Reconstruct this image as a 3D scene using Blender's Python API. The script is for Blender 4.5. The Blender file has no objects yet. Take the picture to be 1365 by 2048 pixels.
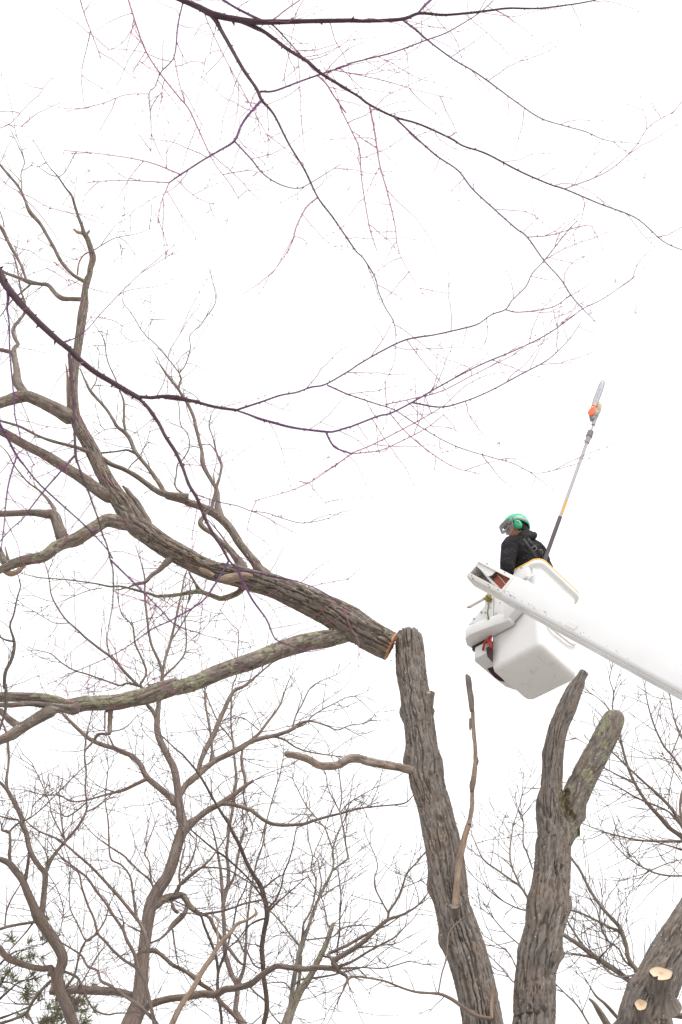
import bpy, bmesh, math, random
import numpy as np
from mathutils import Vector, Matrix

R_ = math.radians
random.seed(7)
scene = bpy.context.scene
COL = scene.collection

# ------------------------------------------------------------------ camera
F = 2600.0                      # focal length in photo pixels (photo is 1365 x 2048)
PITCH = R_(46)
CAM = np.array([0, 0, 1.6])
FWD = np.array([0, math.cos(PITCH), math.sin(PITCH)])
UPV = np.array([0, -math.sin(PITCH), math.cos(PITCH)])
RGT = np.array([1.0, 0, 0])
cd = bpy.data.cameras.new('camera')
cam = bpy.data.objects.new('camera', cd)
COL.objects.link(cam)
cam.location = CAM
cam.rotation_euler = (R_(90) + PITCH, 0, 0)
cd.sensor_fit = 'VERTICAL'
cd.sensor_height = 36
cd.sensor_width = 24
cd.lens = F * 36 / 2048
cd.clip_start = 0.05
cd.clip_end = 2000
cd.dof.use_dof = True
cd.dof.focus_distance = 12.3
cd.dof.aperture_fstop = 7.0
scene.camera = cam

# ------------------------------------------------------------------ sky, sun, exposure
SUN_EL, SUN_AZ = 50, 150        # azimuth measured clockwise from +Y (behind the camera on the right)
world = bpy.data.worlds.new('World')
scene.world = world
world.use_nodes = True
wn, wl = world.node_tree.nodes, world.node_tree.links
bg = wn['Background']
sky = wn.new('ShaderNodeTexSky')
sky.sky_type = 'NISHITA'
sky.sun_disc = False
sky.sun_elevation = R_(SUN_EL)
sky.sun_rotation = R_(SUN_AZ)
sky.air_density = 1.0
sky.dust_density = 6.0
sky.ozone_density = 1.0
hs = wn.new('ShaderNodeHueSaturation')
hs.inputs['Saturation'].default_value = 0.10
flat = wn.new('ShaderNodeMixRGB')          # an even white cloud deck
flat.inputs[0].default_value = 0.6
flat.inputs[2].default_value = (9.5, 9.5, 9.6, 1)
wl.new(sky.outputs[0], hs.inputs['Color'])
wl.new(hs.outputs[0], flat.inputs[1])
wl.new(flat.outputs[0], bg.inputs['Color'])
bg.inputs['Strength'].default_value = 0.15
sd = bpy.data.lights.new('sun', 'SUN')
sun = bpy.data.objects.new('sun', sd)
COL.objects.link(sun)
sd.energy = 1.0
sd.angle = R_(20)
sd.color = (1, 0.98, 0.96)
az = R_(SUN_AZ)
sdir = Vector((math.sin(az) * math.cos(R_(SUN_EL)), math.cos(az) * math.cos(R_(SUN_EL)), math.sin(R_(SUN_EL))))
sun.rotation_euler = sdir.to_track_quat('Z', 'Y').to_euler()
sun.location = (20, -20, 40)
vs = scene.view_settings
vs.view_transform = 'Standard'
vs.look = 'None'
vs.gamma = 1
vs.use_curve_mapping = False
vs.exposure = 0.5
scene.cycles.max_bounces = 8

# ------------------------------------------------------------------ photo pixel <-> place
def ray(px, py):
    return FWD + RGT * ((px - 682.5) / F) - UPV * ((py - 1024) / F)
def at(px, py, z):              # point z metres in front of the camera (along its axis)
    return CAM + ray(px, py) * z
def atY(px, py, Y):             # point on the upright plane y = Y
    d = ray(px, py)
    return CAM + d * (Y / d[1])
def depth(p):
    return float((np.asarray(p) - CAM) @ FWD)

# tiles: enlarged views of the photo in which outlines were measured
TILE = {}
for k, ox, oy, s in (('A', 0, 300, 3.4125), ('B', 0, 700, 3.4125), ('C', 0, 1000, 3.4125), ('D', 0, 1350, 3.4125),
                     ('E', 0, 1648, 3.4125), ('G', 350, 1350, 3.4125), ('H', 350, 1648, 3.4125), ('I', 300, 650, 3.4125),
                     ('J', 300, 1000, 3.4125), ('K', 650, 1648, 3.4125), ('L', 965, 1648, 3.4125), ('M', 965, 1340, 3.4125),
                     ('N', 650, 1250, 3.4125), ('P', 0, 0, 1.95), ('Q', 665, 0, 1.95), ('R', 665, 450, 1.95),
                     ('S', 200, 550, 2.1), ('Z', 0, 0, 3.4125), ('O', 0, 0, 1.0)):
    TILE[k] = (ox, oy, s)

def parse(spec):
    """'T x,y,w x,y T2 x,y,w' -> array of photo px (x, y, w)"""
    out = []
    T = TILE['O']
    for tok in spec.split():
        if tok in TILE:
            T = TILE[tok]
            continue
        v = [float(a) for a in tok.split(',')]
        out.append([T[0] + v[0] / T[2], T[1] + v[1] / T[2], v[2] / T[2] if len(v) > 2 else np.nan])
    a = np.array(out)
    ok = ~np.isnan(a[:, 2])
    a[:, 2] = np.interp(np.arange(len(a)), np.arange(len(a))[ok], a[ok, 2])
    return a

def catmull(P, step):
    """smooth resample of rows of P, about `step` apart in its first two columns"""
    P = np.asarray(P, float)
    n = len(P)
    if n == 2:
        k = max(2, int(np.hypot(*(P[1, :2] - P[0, :2])) / step) + 1)
        t = np.linspace(0, 1, k)[:, None]
        return P[0] * (1 - t) + P[1] * t
    E = np.vstack([2 * P[0] - P[1], P, 2 * P[-1] - P[-2]])
    out = []
    for i in range(n - 1):
        a, b, c, d = E[i:i + 4]
        k = max(1, int(np.linalg.norm(c[:2] - b[:2]) / step))
        t = (np.arange(k) / k)[:, None]
        out.append(0.5 * (2 * b + (c - a) * t + (2 * a - 5 * b + 4 * c - d) * t ** 2 + (3 * b - a - 3 * c + d) * t ** 3))
    out.append(P[-1:])
    return np.vstack(out)

# ------------------------------------------------------------------ noise
_rs = np.random.RandomState(3)
_perm = _rs.permutation(512)
_perm = np.concatenate([_perm, _perm, _perm])
_g = _rs.normal(size=(512, 3))
_g /= np.linalg.norm(_g, axis=1)[:, None]
def perlin(p):
    p = np.asarray(p, float)
    i = np.floor(p).astype(int)
    f = p - i
    u = f * f * f * (f * (f * 6 - 15) + 10)
    i &= 511
    r = 0
    for dx in (0, 1):
        wx = u[:, 0] if dx else 1 - u[:, 0]
        for dy in (0, 1):
            wy = u[:, 1] if dy else 1 - u[:, 1]
            for dz in (0, 1):
                wz = u[:, 2] if dz else 1 - u[:, 2]
                h = _perm[_perm[_perm[(i[:, 0] + dx) & 511] + ((i[:, 1] + dy) & 511)] + ((i[:, 2] + dz) & 511)]
                r = r + wx * wy * wz * ((f - np.array([dx, dy, dz])) * _g[h % 512]).sum(1)
    return r

# ------------------------------------------------------------------ mesh buffer
class MB:
    def __init__(s):
        s.v, s.q, s.t, s.bc, s.li, s.n = [], [], [], [], [], 0
    def add(s, v, q=None, t=None, bc=None, li=None):
        v = np.asarray(v, float).reshape(-1, 3)
        s.v.append(v)
        if q is not None and len(q):
            s.q.append(np.asarray(q, int).reshape(-1, 4) + s.n)
        if t is not None and len(t):
            s.t.append(np.asarray(t, int).reshape(-1, 3) + s.n)
        s.bc.append(v if bc is None else np.asarray(bc, float))
        s.li.append(np.full(len(v), 0.0 if li is None else li) if li is None or np.isscalar(li) else np.asarray(li))
        s.n += len(v)
    def build(s, name, mat, parent=None, smooth=True, origin=None):
        me = bpy.data.meshes.new(name)
        v = np.vstack(s.v)
        off = np.zeros(3)
        if origin is not None:
            off = np.asarray(origin, float)
        elif parent is None:
            off = v.mean(0)
        if parent is not None:
            base = np.array(parent_world(parent))
        else:
            base = off
        vv = v - base if parent is not None else v - off
        q = np.vstack(s.q) if s.q else np.zeros((0, 4), int)
        t = np.vstack(s.t) if s.t else np.zeros((0, 3), int)
        loops = np.concatenate([q.ravel(), t.ravel()])
        starts = np.concatenate([np.arange(len(q)) * 4, len(q) * 4 + np.arange(len(t)) * 3])
        me.vertices.add(len(v))
        me.vertices.foreach_set('co', vv.ravel())
        me.loops.add(len(loops))
        me.loops.foreach_set('vertex_index', loops)
        me.polygons.add(len(starts))
        me.polygons.foreach_set('loop_start', starts)
        me.update(calc_edges=True)
        if smooth:
            me.polygons.foreach_set('use_smooth', np.ones(len(starts), bool))
        a = me.attributes.new('bc', 'FLOAT_VECTOR', 'POINT')
        a.data.foreach_set('vector', np.vstack(s.bc).ravel())
        a = me.attributes.new('lich', 'FLOAT', 'POINT')
        a.data.foreach_set('value', np.concatenate(s.li))
        me.materials.append(mat)
        me.validate()
        o = bpy.data.objects.new(name, me)
        COL.objects.link(o)
        if parent is not None:
            o.parent = parent
        else:
            o.location = off
        return o

def parent_world(o):
    p = Vector((0, 0, 0))
    while o is not None:
        p = p + o.location
        o = o.parent
    return p

def empty(name, loc, label, cat, group=None):
    o = bpy.data.objects.new(name, None)
    o.empty_display_size = 0.2
    o.location = [float(a) for a in loc]
    COL.objects.link(o)
    tag(o, label, cat, group)
    return o
def tag(o, label=None, cat=None, group=None, kind=None):
    if label: o['label'] = label
    if cat: o['category'] = cat
    if group: o['group'] = group
    if kind: o['kind'] = kind
    return o

# ------------------------------------------------------------------ tubes
def frames(P, ref):
    T = np.gradient(P, axis=0)
    T /= np.linalg.norm(T, axis=1)[:, None] + 1e-12
    n = ref - T[0] * (ref @ T[0])
    if np.linalg.norm(n) < 1e-3:
        n = np.array([1.0, 0.3, 0]) - T[0] * T[0][0]
    n /= np.linalg.norm(n)
    Ns = [n]
    for i in range(1, len(P)):
        n = Ns[-1] - T[i] * (Ns[-1] @ T[i])
        n /= np.linalg.norm(n) + 1e-12
        Ns.append(n)
    N = np.array(Ns)
    return T, N, np.cross(T, N)

def tube(mb, P, r, sides, lich=0.0, bark=None, knots=(), capstart=False, capend=True, seed=0.0, section=None):
    P = np.asarray(P, float)
    r = np.asarray(r, float)
    n = len(P)
    T, N, B = frames(P, FWD.copy())
    s = np.concatenate([[0], np.cumsum(np.linalg.norm(np.diff(P, axis=0), axis=1))])
    th = np.arange(sides) / sides * 2 * math.pi
    c, sn = np.cos(th), np.sin(th)
    r0 = float(np.max(r)) if n else 0.01
    bc = np.empty((n, sides, 3))
    bc[..., 0] = c * r0 + seed
    bc[..., 1] = sn * r0 + seed * 0.37
    bc[..., 2] = s[:, None] + seed * 1.7
    rad = np.repeat(r[:, None], sides, 1)
    if bark:
        fs, dep = bark           # furrow spacing, depth (m)
        q = bc.reshape(-1, 3)
        big = perlin(q * np.array([2.2, 2.2, 1.3]) + 5)
        big2 = perlin(q * np.array([5, 5, 2.5]) + 31)
        w = np.stack([perlin(q * 9 + 11), perlin(q * 9 + 23), 0 * big], 1)
        w2 = np.stack([perlin(q * 30 + 3), perlin(q * 30 + 63), 0 * big], 1)
        qq = (q + w * fs * 0.42 + w2 * fs * 0.16) / fs
        n1 = perlin(qq * np.array([0.66, 0.66, 0.10]) + 2)
        n2 = perlin(qq * np.array([1.0, 1.0, 0.17]) + 40)
        n3 = perlin(qq * np.array([1.5, 1.5, 1.1]) + 80)
        fur = np.clip(1.35 - np.abs(n1) / 0.062, 0, 1) ** 0.7
        fur = np.maximum(fur, 0.75 * np.clip(1.3 - np.abs(n2) / 0.05, 0, 1) ** 0.7 * np.clip(n3 * 5 + 0.5, 0, 1))
        crack = np.exp(-(perlin(qq * np.array([0.7, 0.7, 0.7]) + 120) / 0.03) ** 2) * (n3 > 0)
        d = -fur * dep - 0.35 * dep * crack + 0.22 * dep * n3 + 0.12 * dep * perlin(q / fs * 3.3) + 0.15 * dep
        d = d + big * r0 * 0.10 + big2 * r0 * 0.06
        d = d.reshape(n, sides)
        rad = rad + d * np.minimum(1, rad / r0 * 1.2)
    for (ks, kth, kw, kh) in knots:      # position along (m), angle, width (m), height (m)
        dth = (th[None, :] - kth + math.pi) % (2 * math.pi) - math.pi
        dd = ((s[:, None] - ks) / kw) ** 2 + (dth * r0 / kw) ** 2
        rad = rad + kh * np.exp(-dd)
    cc, ss2 = c, sn
    V = P[:, None, :] + rad[..., None] * (cc[None, :, None] * N[:, None, :] + ss2[None, :, None] * B[:, None, :])
    idx = np.arange(n * sides).reshape(n, sides)
    a = idx[:-1]
    b = idx[1:]
    q = np.stack([a, np.roll(a, -1, 1), np.roll(b, -1, 1), b], -1).reshape(-1, 4)
    V = V.reshape(-1, 3)
    bcf = bc.reshape(-1, 3)
    li = np.repeat(np.asarray(lich, float) * np.ones(n), sides)
    tr = []
    ex, exb = [], []
    if capend:
        tipv = P[-1] + T[-1] * r[-1] * 0.35
        ex.append(tipv); exb.append(bc[-1].mean(0))
        k = n * sides
        e = idx[-1]
        tr += [[e[i], e[(i + 1) % sides], k] for i in range(sides)]
    if capstart:
        ex.append(P[0]); exb.append(bc[0].mean(0))
        k = n * sides + len(ex) - 1
        e = idx[0]
        tr += [[e[(i + 1) % sides], e[i], k] for i in range(sides)]
    if ex:
        V = np.vstack([V, ex]); bcf = np.vstack([bcf, exb]); li = np.concatenate([li, np.zeros(len(ex))])
    mb.add(V, q, tr, bcf, li)
    return V[:n * sides].reshape(n, sides, 3)

def stick(mb, a, b, ra, rb, sides=8, cap=True):
    a = np.asarray(a, float); b = np.asarray(b, float)
    t = np.linspace(0, 1, 3)[:, None]
    tube(mb, a + (b - a) * t, np.array([ra, (ra + rb) / 2, rb]), sides, capstart=cap, capend=False)
    # flat far cap
    d = (b - a) / np.linalg.norm(b - a)
    k = mb.n
    last = mb.v[-1]
    n = sides
    ring = last[2 * n:3 * n]
    mb.add(np.vstack([ring, [b]]), None, [[i, (i + 1) % n, n] for i in range(n)])

def loft(mb, rings, cap=True):
    rings = [np.asarray(r, float) for r in rings]
    m = len(rings[0])
    V = np.vstack(rings)
    idx = np.arange(len(V)).reshape(-1, m)
    a, b = idx[:-1], idx[1:]
    q = np.stack([a, np.roll(a, -1, 1), np.roll(b, -1, 1), b], -1).reshape(-1, 4)
    tr = []
    if cap:
        V = np.vstack([V, rings[0].mean(0)[None], rings[-1].mean(0)[None]])
        k = len(V) - 2
        tr += [[idx[0][(i + 1) % m], idx[0][i], k] for i in range(m)]
        tr += [[idx[-1][i], idx[-1][(i + 1) % m], k + 1] for i in range(m)]
    mb.add(V, q, tr)

def rrect(hx, hy, rc, n=5):
    out = []
    for cx, cy, a0 in ((hx - rc, hy - rc, 0), (-hx + rc, hy - rc, 90), (-hx + rc, -hy + rc, 180), (hx - rc, -hy + rc, 270)):
        for i in range(n + 1):
            a = R_(a0 + 90 * i / n)
            out.append((cx + rc * math.cos(a), cy + rc * math.sin(a)))
    return np.array(out)

def bm_obj(name, bm, mat, parent=None, origin=None, smooth=True, bevel=0.0):
    """bmesh in world coordinates -> object (child of parent)"""
    bmesh.ops.recalc_face_normals(bm, faces=bm.faces)
    if bevel:
        bmesh.ops.bevel(bm, geom=[e for e in bm.edges if len(e.link_faces) == 2 and e.calc_face_angle(0) > 0.5], offset=bevel, segments=2, affect='EDGES', profile=0.6)
    base = parent_world(parent) if parent is not None else Vector(origin if origin is not None else (0, 0, 0))
    for v in bm.verts:
        v.co -= base
    me = bpy.data.meshes.new(name)
    bm.to_mesh(me)
    bm.free()
    if smooth:
        for p in me.polygons: p.use_smooth = True
        try:
            me.set_sharp_from_angle(angle=R_(40))
        except Exception:
            pass
    me.materials.append(mat)
    o = bpy.data.objects.new(name, me)
    COL.objects.link(o)
    if parent is not None:
        o.parent = parent
    else:
        o.location = base
    return o

def prism(bm, pts, offset):
    """closed polygon (world points) swept by the vector offset"""
    off = Vector([float(a) for a in offset])
    a = [bm.verts.new([float(c) for c in p]) for p in pts]
    b = [bm.verts.new(v.co + off) for v in a]
    n = len(a)
    bm.faces.new(a)
    bm.faces.new(b[::-1])
    for i in range(n):
        bm.faces.new((a[i], b[i], b[(i + 1) % n], a[(i + 1) % n]))

# ------------------------------------------------------------------ materials
def mat(name, col=(0.5, 0.5, 0.5), rough=0.6, metal=0.0, spec=0.4):
    m = bpy.data.materials.new(name)
    m.use_nodes = True
    b = m.node_tree.nodes['Principled BSDF']
    b.inputs['Base Color'].default_value = (*col, 1)
    b.inputs['Roughness'].default_value = rough
    b.inputs['Metallic'].default_value = metal
    b.inputs['Specular IOR Level'].default_value = spec
    return m

class NT:
    def __init__(s, m):
        s.m = m; s.nt = m.node_tree; s.b = s.nt.nodes['Principled BSDF']
    def n(s, typ, **kw):
        nd = s.nt.nodes.new('ShaderNode' + typ)
        for k, v in kw.items(): setattr(nd, k, v)
        return nd
    def l(s, a, b): s.nt.links.new(a, b)
    def attr(s, name, out):
        a = s.n('Attribute', attribute_name=name)
        return a.outputs[out]
    def noise(s, vec, scale, detail=4, rough=0.55, stretch=None):
        if stretch is not None:
            mp = s.n('Mapping'); mp.inputs['Scale'].default_value = stretch
            s.l(vec, mp.inputs['Vector']); vec = mp.outputs[0]
        t = s.n('TexNoise'); t.inputs['Scale'].default_value = scale
        t.inputs['Detail'].default_value = detail; t.inputs['Roughness'].default_value = rough
        s.l(vec, t.inputs['Vector'])
        return t.outputs['Fac']
    def ramp(s, fac, stops):
        r = s.n('ValToRGB')
        el = r.color_ramp.elements
        el[0].position, el[0].color = stops[0][0], (*stops[0][1], 1)
        el[1].position, el[1].color = stops[-1][0], (*stops[-1][1], 1)
        for p, c in stops[1:-1]:
            e = el.new(p); e.color = (*c, 1)
        s.l(fac, r.inputs[0])
        return r.outputs[0]
    def mix(s, fac, a, b):
        x = s.n('MixRGB')
        for sock, val in ((x.inputs[0], fac), (x.inputs[1], a), (x.inputs[2], b)):
            if isinstance(val, (int, float)): sock.default_value = val
            elif isinstance(val, tuple): sock.default_value = (*val, 1)
            else: s.l(val, sock)
        return x.outputs[0]
    def math(s, op, a, b=0.0):
        x = s.n('Math', operation=op)
        for sock, val in ((x.inputs[0], a), (x.inputs[1], b)):
            if isinstance(val, (int, float)): sock.default_value = val
            else: s.l(val, sock)
        return x.outputs[0]
    def bump(s, h, strength=0.5, dist=0.01):
        b = s.n('Bump'); b.inputs['Strength'].default_value = strength; b.inputs['Distance'].default_value = dist
        s.l(h, b.inputs['Height']); s.l(b.outputs[0], s.b.inputs['Normal'])

def bark_mat(name, lo, mid, hi, lichen=(0.29, 0.285, 0.19), specks=True, scale=1.0):
    m = mat(name, mid, 0.9, spec=0.15)
    t = NT(m)
    bc = t.attr('bc', 'Vector')
    base = t.ramp(t.noise(bc, 26 * scale, 6, 0.65, (1, 1, 0.3)), [(0.3, lo), (0.5, mid), (0.72, hi)])
    warm = t.noise(bc, 3.2 * scale, 3)
    base = t.mix(t.math('MULTIPLY', t.ramp(warm, [(0.45, (0, 0, 0)), (0.7, (1, 1, 1))]), 0.45), base, tuple(c * k for c, k in zip(mid, (1.25, 1.0, 0.8))))
    li0 = t.attr('lich', 'Fac')
    li = t.math('MULTIPLY', li0, t.math('LESS_THAN', li0, 1.6))
    ln = t.noise(bc, 17 * scale, 5, 0.7)
    li = t.math('MULTIPLY', li, t.ramp(t.noise(bc, 4.5 * scale, 3, 0.6), [(0.38, (0.1,) * 3), (0.60, (1.25,) * 3)]))
    lm = t.math('GREATER_THAN', t.math('ADD', ln, t.math('MULTIPLY', li, 0.24)), 0.69)
    lm2 = t.math('MULTIPLY', lm, t.math('GREATER_THAN', li, 0.01))
    lc = t.ramp(t.noise(bc, 60 * scale, 3), [(0.35, tuple(c * 0.75 for c in lichen)), (0.65, tuple(min(1, c * 1.25) for c in lichen))])
    base = t.mix(t.math('MULTIPLY', lm2, 0.8), base, lc)
    ms = t.math('MULTIPLY', t.math('GREATER_THAN', li0, 1.6), t.ramp(t.noise(bc, 22 * scale, 5, 0.7), [(0.42, (0, 0, 0)), (0.5, (1, 1, 1))]))
    base = t.mix(ms, base, t.ramp(t.noise(bc, 80 * scale, 3), [(0.35, (0.045, 0.034, 0.016)), (0.65, (0.11, 0.085, 0.04))]))
    if specks:
        vo = t.n('TexVoronoi'); vo.inputs['Scale'].default_value = 36 * scale
        t.l(bc, vo.inputs['Vector'])
        near = t.math('LESS_THAN', t.math('ADD', vo.outputs['Distance'], t.math('MULTIPLY', t.noise(bc, 90, 2), 0.3)), 0.30)
        sep = t.n('SeparateColor'); t.l(vo.outputs['Color'], sep.inputs[0])
        pick = t.math('GREATER_THAN', t.math('ADD', sep.outputs[0], t.math('MULTIPLY', t.noise(bc, 5, 3), 0.5)), 1.03)
        base = t.mix(t.math('MULTIPLY', near, pick), base, (0.62, 0.6, 0.57))
    t.l(base, t.b.inputs['Base Color'])
    h = t.math('ADD', t.noise(bc, 70 * scale, 6, 0.7, (1, 1, 0.35)), t.math('MULTIPLY', t.noise(bc, 200 * scale, 3), 0.4))
    t.bump(h, 0.8, 0.012)
    return m

M = {}
M['bark'] = bark_mat('bark_grey_brown', (0.092, 0.077, 0.067), (0.18, 0.157, 0.14), (0.30, 0.27, 0.245))
M['bark_limb'] = bark_mat('bark_cut_limb', (0.085, 0.068, 0.057), (0.175, 0.148, 0.128), (0.30, 0.262, 0.232))
M['bark_far'] = bark_mat('bark_far_trees', (0.10, 0.077, 0.066), (0.18, 0.146, 0.126), (0.26, 0.22, 0.195), specks=False, scale=0.8)
M['bark_far_grey'] = bark_mat('bark_far_grey', (0.11, 0.093, 0.08), (0.21, 0.185, 0.158), (0.31, 0.285, 0.245), specks=False, scale=0.8)
M['bark_dark'] = bark_mat('bark_sapling', (0.06, 0.045, 0.04), (0.10, 0.08, 0.07), (0.16, 0.13, 0.115), specks=False, scale=0.8)
M['bark_fore'] = bark_mat('bark_overhanging_tree', (0.065, 0.038, 0.044), (0.10, 0.064, 0.078), (0.15, 0.10, 0.12), specks=False)
M['bark_fore_thin'] = bark_mat('bark_thin_lens_purple', (0.10, 0.05, 0.108), (0.142, 0.073, 0.152), (0.195, 0.104, 0.205), specks=False)  # purple lens fringing painted into the bark colour of the thin branches
M['twig_red'] = mat('twig_reddish', (0.27, 0.08, 0.15), 0.6)  # reddish twigs, pushed pinker to paint in lens fringing
M['twig_far'] = mat('twig_brown_grey', (0.15, 0.112, 0.105), 0.8, spec=0.1)
M['dead'] = bark_mat('bare_dead_wood', (0.15, 0.105, 0.08), (0.27, 0.205, 0.16), (0.38, 0.31, 0.255), specks=False)
M['dead_grey'] = bark_mat('weathered_grey_wood', (0.14, 0.105, 0.088), (0.26, 0.21, 0.178), (0.38, 0.325, 0.285), specks=False)
M['moss'] = bark_mat('moss', (0.025, 0.018, 0.008), (0.055, 0.04, 0.015), (0.10, 0.075, 0.03), specks=False, scale=2)

def cutwood():
    """pale sawn wood with growth rings round its own middle"""
    m = mat('fresh_cut_wood', (0.7, 0.45, 0.25), 0.75, spec=0.2)
    t = NT(m)
    bc = t.attr('bc', 'Vector')
    ln = t.n('VectorMath', operation='LENGTH'); t.l(bc, ln.inputs[0])
    d = t.math('ADD', ln.outputs['Value'], t.math('MULTIPLY', t.noise(bc, 40, 3), 0.02))
    ring = t.math('MULTIPLY', t.math('ADD', t.math('SINE', t.math('MULTIPLY', d, 620)), 1), 0.5)
    base = t.ramp(d, [(0.008, (0.42, 0.25, 0.14)), (0.035, (0.64, 0.47, 0.32)), (0.075, (0.74, 0.61, 0.46)), (0.1, (0.70, 0.54, 0.38))])
    base = t.mix(t.math('MULTIPLY', ring, 0.22), base, (0.45, 0.28, 0.16))
    base = t.mix(t.math('MULTIPLY', t.ramp(t.noise(bc, 150, 2, 0.5, (1, .12, 1)), [(0.5, (0, 0, 0)), (0.65, (1, 1, 1))]), 0.3), base, (0.52, 0.36, 0.22))
    t.l(base, t.b.inputs['Base Color'])
    return m
M['cut'] = cutwood()
M['cut_limb'] = mat('damp_cut_wood', (0.50, 0.26, 0.13), 0.8)
M['heart'] = mat('red_heartwood', (0.22, 0.065, 0.035), 0.8)

def paint(name, col, dirt=0.5, low=None, scale=1.0):
    """gloss white glass-fibre with scuffs and grime"""
    m = mat(name, col, 0.35, spec=0.45)
    t = NT(m)
    tc = t.n('TexCoord')
    o = tc.outputs['Object']
    soft = t.ramp(t.noise(o, 3 * scale, 5), [(0.35, tuple(c * 0.95 for c in col)), (0.65, col)])
    g = t.noise(o, 9 * scale, 8, 0.75)
    k = t.ramp(g, [(0.62 - 0.08 * dirt, (0, 0, 0)), (0.78 - 0.10 * dirt, (1, 1, 1))])
    sc = t.noise(o, 30 * scale, 4, 0.6, (1.0, 0.25, 1.0))
    kk = t.math('MULTIPLY', k, t.ramp(sc, [(0.45, (0, 0, 0)), (0.6, (1, 1, 1))]))
    base = t.mix(t.math('MULTIPLY', kk, 0.85), soft, (0.17, 0.145, 0.12))
    if low is not None:
        base = low(t, o, base)
    t.l(base, t.b.inputs['Base Color'])
    t.l(t.ramp(g, [(0.4, (0.32,) * 3), (0.7, (0.6,) * 3)]), t.b.inputs['Roughness'])
    return m

def bottom_grime(t, o, base):
    """scuffed, soiled underside: grime where the tub has been set down on the ground"""
    sep = t.n('SeparateXYZ'); t.l(o, sep.inputs[0])
    zone = t.ramp(sep.outputs[2], [(0.0, (1, 1, 1)), (0.09, (0, 0, 0))])
    n1 = t.ramp(t.noise(o, 7, 8, 0.7), [(0.51, (0, 0, 0)), (0.64, (1, 1, 1))])
    n2 = t.ramp(t.noise(o, 30, 6, 0.75, (1.6, 0.22, 1)), [(0.5, (0, 0, 0)), (0.62, (1, 1, 1))])
    a = t.math('MULTIPLY', zone, t.math('MULTIPLY', n1, n2))
    n3 = t.ramp(t.noise(o, 34, 3, 0.6, (0.12, 1.8, 1)), [(0.63, (0, 0, 0)), (0.68, (1, 1, 1))])
    base = t.mix(t.math('MULTIPLY', zone, t.math('MULTIPLY', n3, 0.28)), base, (0.36, 0.33, 0.29))
    base = t.mix(t.math('MULTIPLY', zone, t.math('MULTIPLY', t.noise(o, 4, 6, 0.7), 0.35)), base, (0.50, 0.47, 0.44))
    return t.mix(t.math('MULTIPLY', a, 0.62), base, (0.24, 0.20, 0.16))

M['tub'] = paint('white_tub', (0.72, 0.715, 0.71), 0.1, bottom_grime)
M['boom'] = paint('white_boom', (0.675, 0.675, 0.68), -0.2)
M['cover'] = paint('white_cover', (0.64, 0.635, 0.63), 0.15)
M['tip'] = paint('white_boom_tip', (0.63, 0.61, 0.575), 0.45)
M['grime'] = mat('grime_specks', (0.14, 0.115, 0.095), 0.9, spec=0.1)
M['yellow'] = mat('yellow_rim', (0.80, 0.46, 0.07), 0.5)
M['liner'] = mat('tub_liner', (0.6, 0.58, 0.55), 0.6)
M['hose'] = mat('rust_red_hose', (0.33, 0.085, 0.055), 0.55)
M['red'] = mat('red_hose', (0.33, 0.03, 0.018), 0.5)
M['black'] = mat('black_rubber', (0.025, 0.02, 0.022), 0.6)
M['maroon'] = mat('maroon_strap_and_gap', (0.035, 0.012, 0.013), 0.7)
M['steel'] = mat('steel', (0.55, 0.54, 0.52), 0.35, 0.85)
M['shade_metal'] = mat('shade_darkened_metal', (0.24, 0.235, 0.225), 0.6)  # darkened to put the housing's interior shade into the colour
M['greymetal'] = mat('grey_metal', (0.30, 0.29, 0.29), 0.5, 0.2)
M['rope'] = mat('green_twine', (0.13, 0.17, 0.055), 0.9)
M['tanplastic'] = mat('tan_tank', (0.50, 0.38, 0.21), 0.5)
M['orange'] = mat('orange_plastic', (0.82, 0.16, 0.06), 0.4)
M['label_orange'] = mat('orange_label', (0.80, 0.36, 0.06), 0.5)
M['darkpole'] = mat('dark_grip_tube', (0.085, 0.065, 0.085), 0.45)
M['whitepole'] = mat('pale_tube', (0.42, 0.39, 0.405), 0.4)
M['bar'] = mat('steel_bar', (0.40, 0.40, 0.43), 0.5, 0.1)
M['barprint'] = mat('blue_grey_print', (0.28, 0.29, 0.40), 0.5)
M['chain'] = mat('chain', (0.22, 0.20, 0.19), 0.5, 0.6)
M['green'] = mat('green_plastic', (0.02, 0.42, 0.19), 0.35)
M['greypl'] = mat('grey_stripe', (0.33, 0.30, 0.33), 0.5)
M['visor_grey'] = mat('grey_visor_frame', (0.17, 0.16, 0.17), 0.45)
M['skin'] = mat('skin', (0.36, 0.17, 0.10), 0.55)
M['hair'] = mat('black_hair_and_cap', (0.02, 0.017, 0.018), 0.85)
def cloth(name, col, dust):
    m = mat(name, col, 0.95, spec=0.1)
    t = NT(m)
    o = t.n('TexCoord').outputs['Object']
    b = t.ramp(t.noise(o, 6, 6), [(0.35, tuple(c * 0.7 for c in col)), (0.7, tuple(c * 1.5 for c in col))])
    if dust:
        vo = t.n('TexVoronoi'); vo.inputs['Scale'].default_value = 100; t.l(o, vo.inputs['Vector'])
        near = t.math('LESS_THAN', vo.outputs['Distance'], 0.26)
        sep = t.n('SeparateColor'); t.l(vo.outputs['Color'], sep.inputs[0])
        b = t.mix(t.math('MULTIPLY', near, t.math('GREATER_THAN', sep.outputs[0], 0.84)), b, (0.20, 0.185, 0.165))
    t.l(b, t.b.inputs['Base Color'])
    t.bump(t.noise(o, 14, 4), 0.5, 0.02)
    return m
M['jacket'] = cloth('black_hooded_jacket', (0.022, 0.021, 0.024), True)
M['collar'] = cloth('charcoal_collar', (0.035, 0.032, 0.033), False)
M['trousers'] = cloth('dark_trousers', (0.03, 0.032, 0.045), False)
M['dark_band'] = mat('dark_harness_strap', (0.05, 0.05, 0.053), 0.8)
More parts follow.
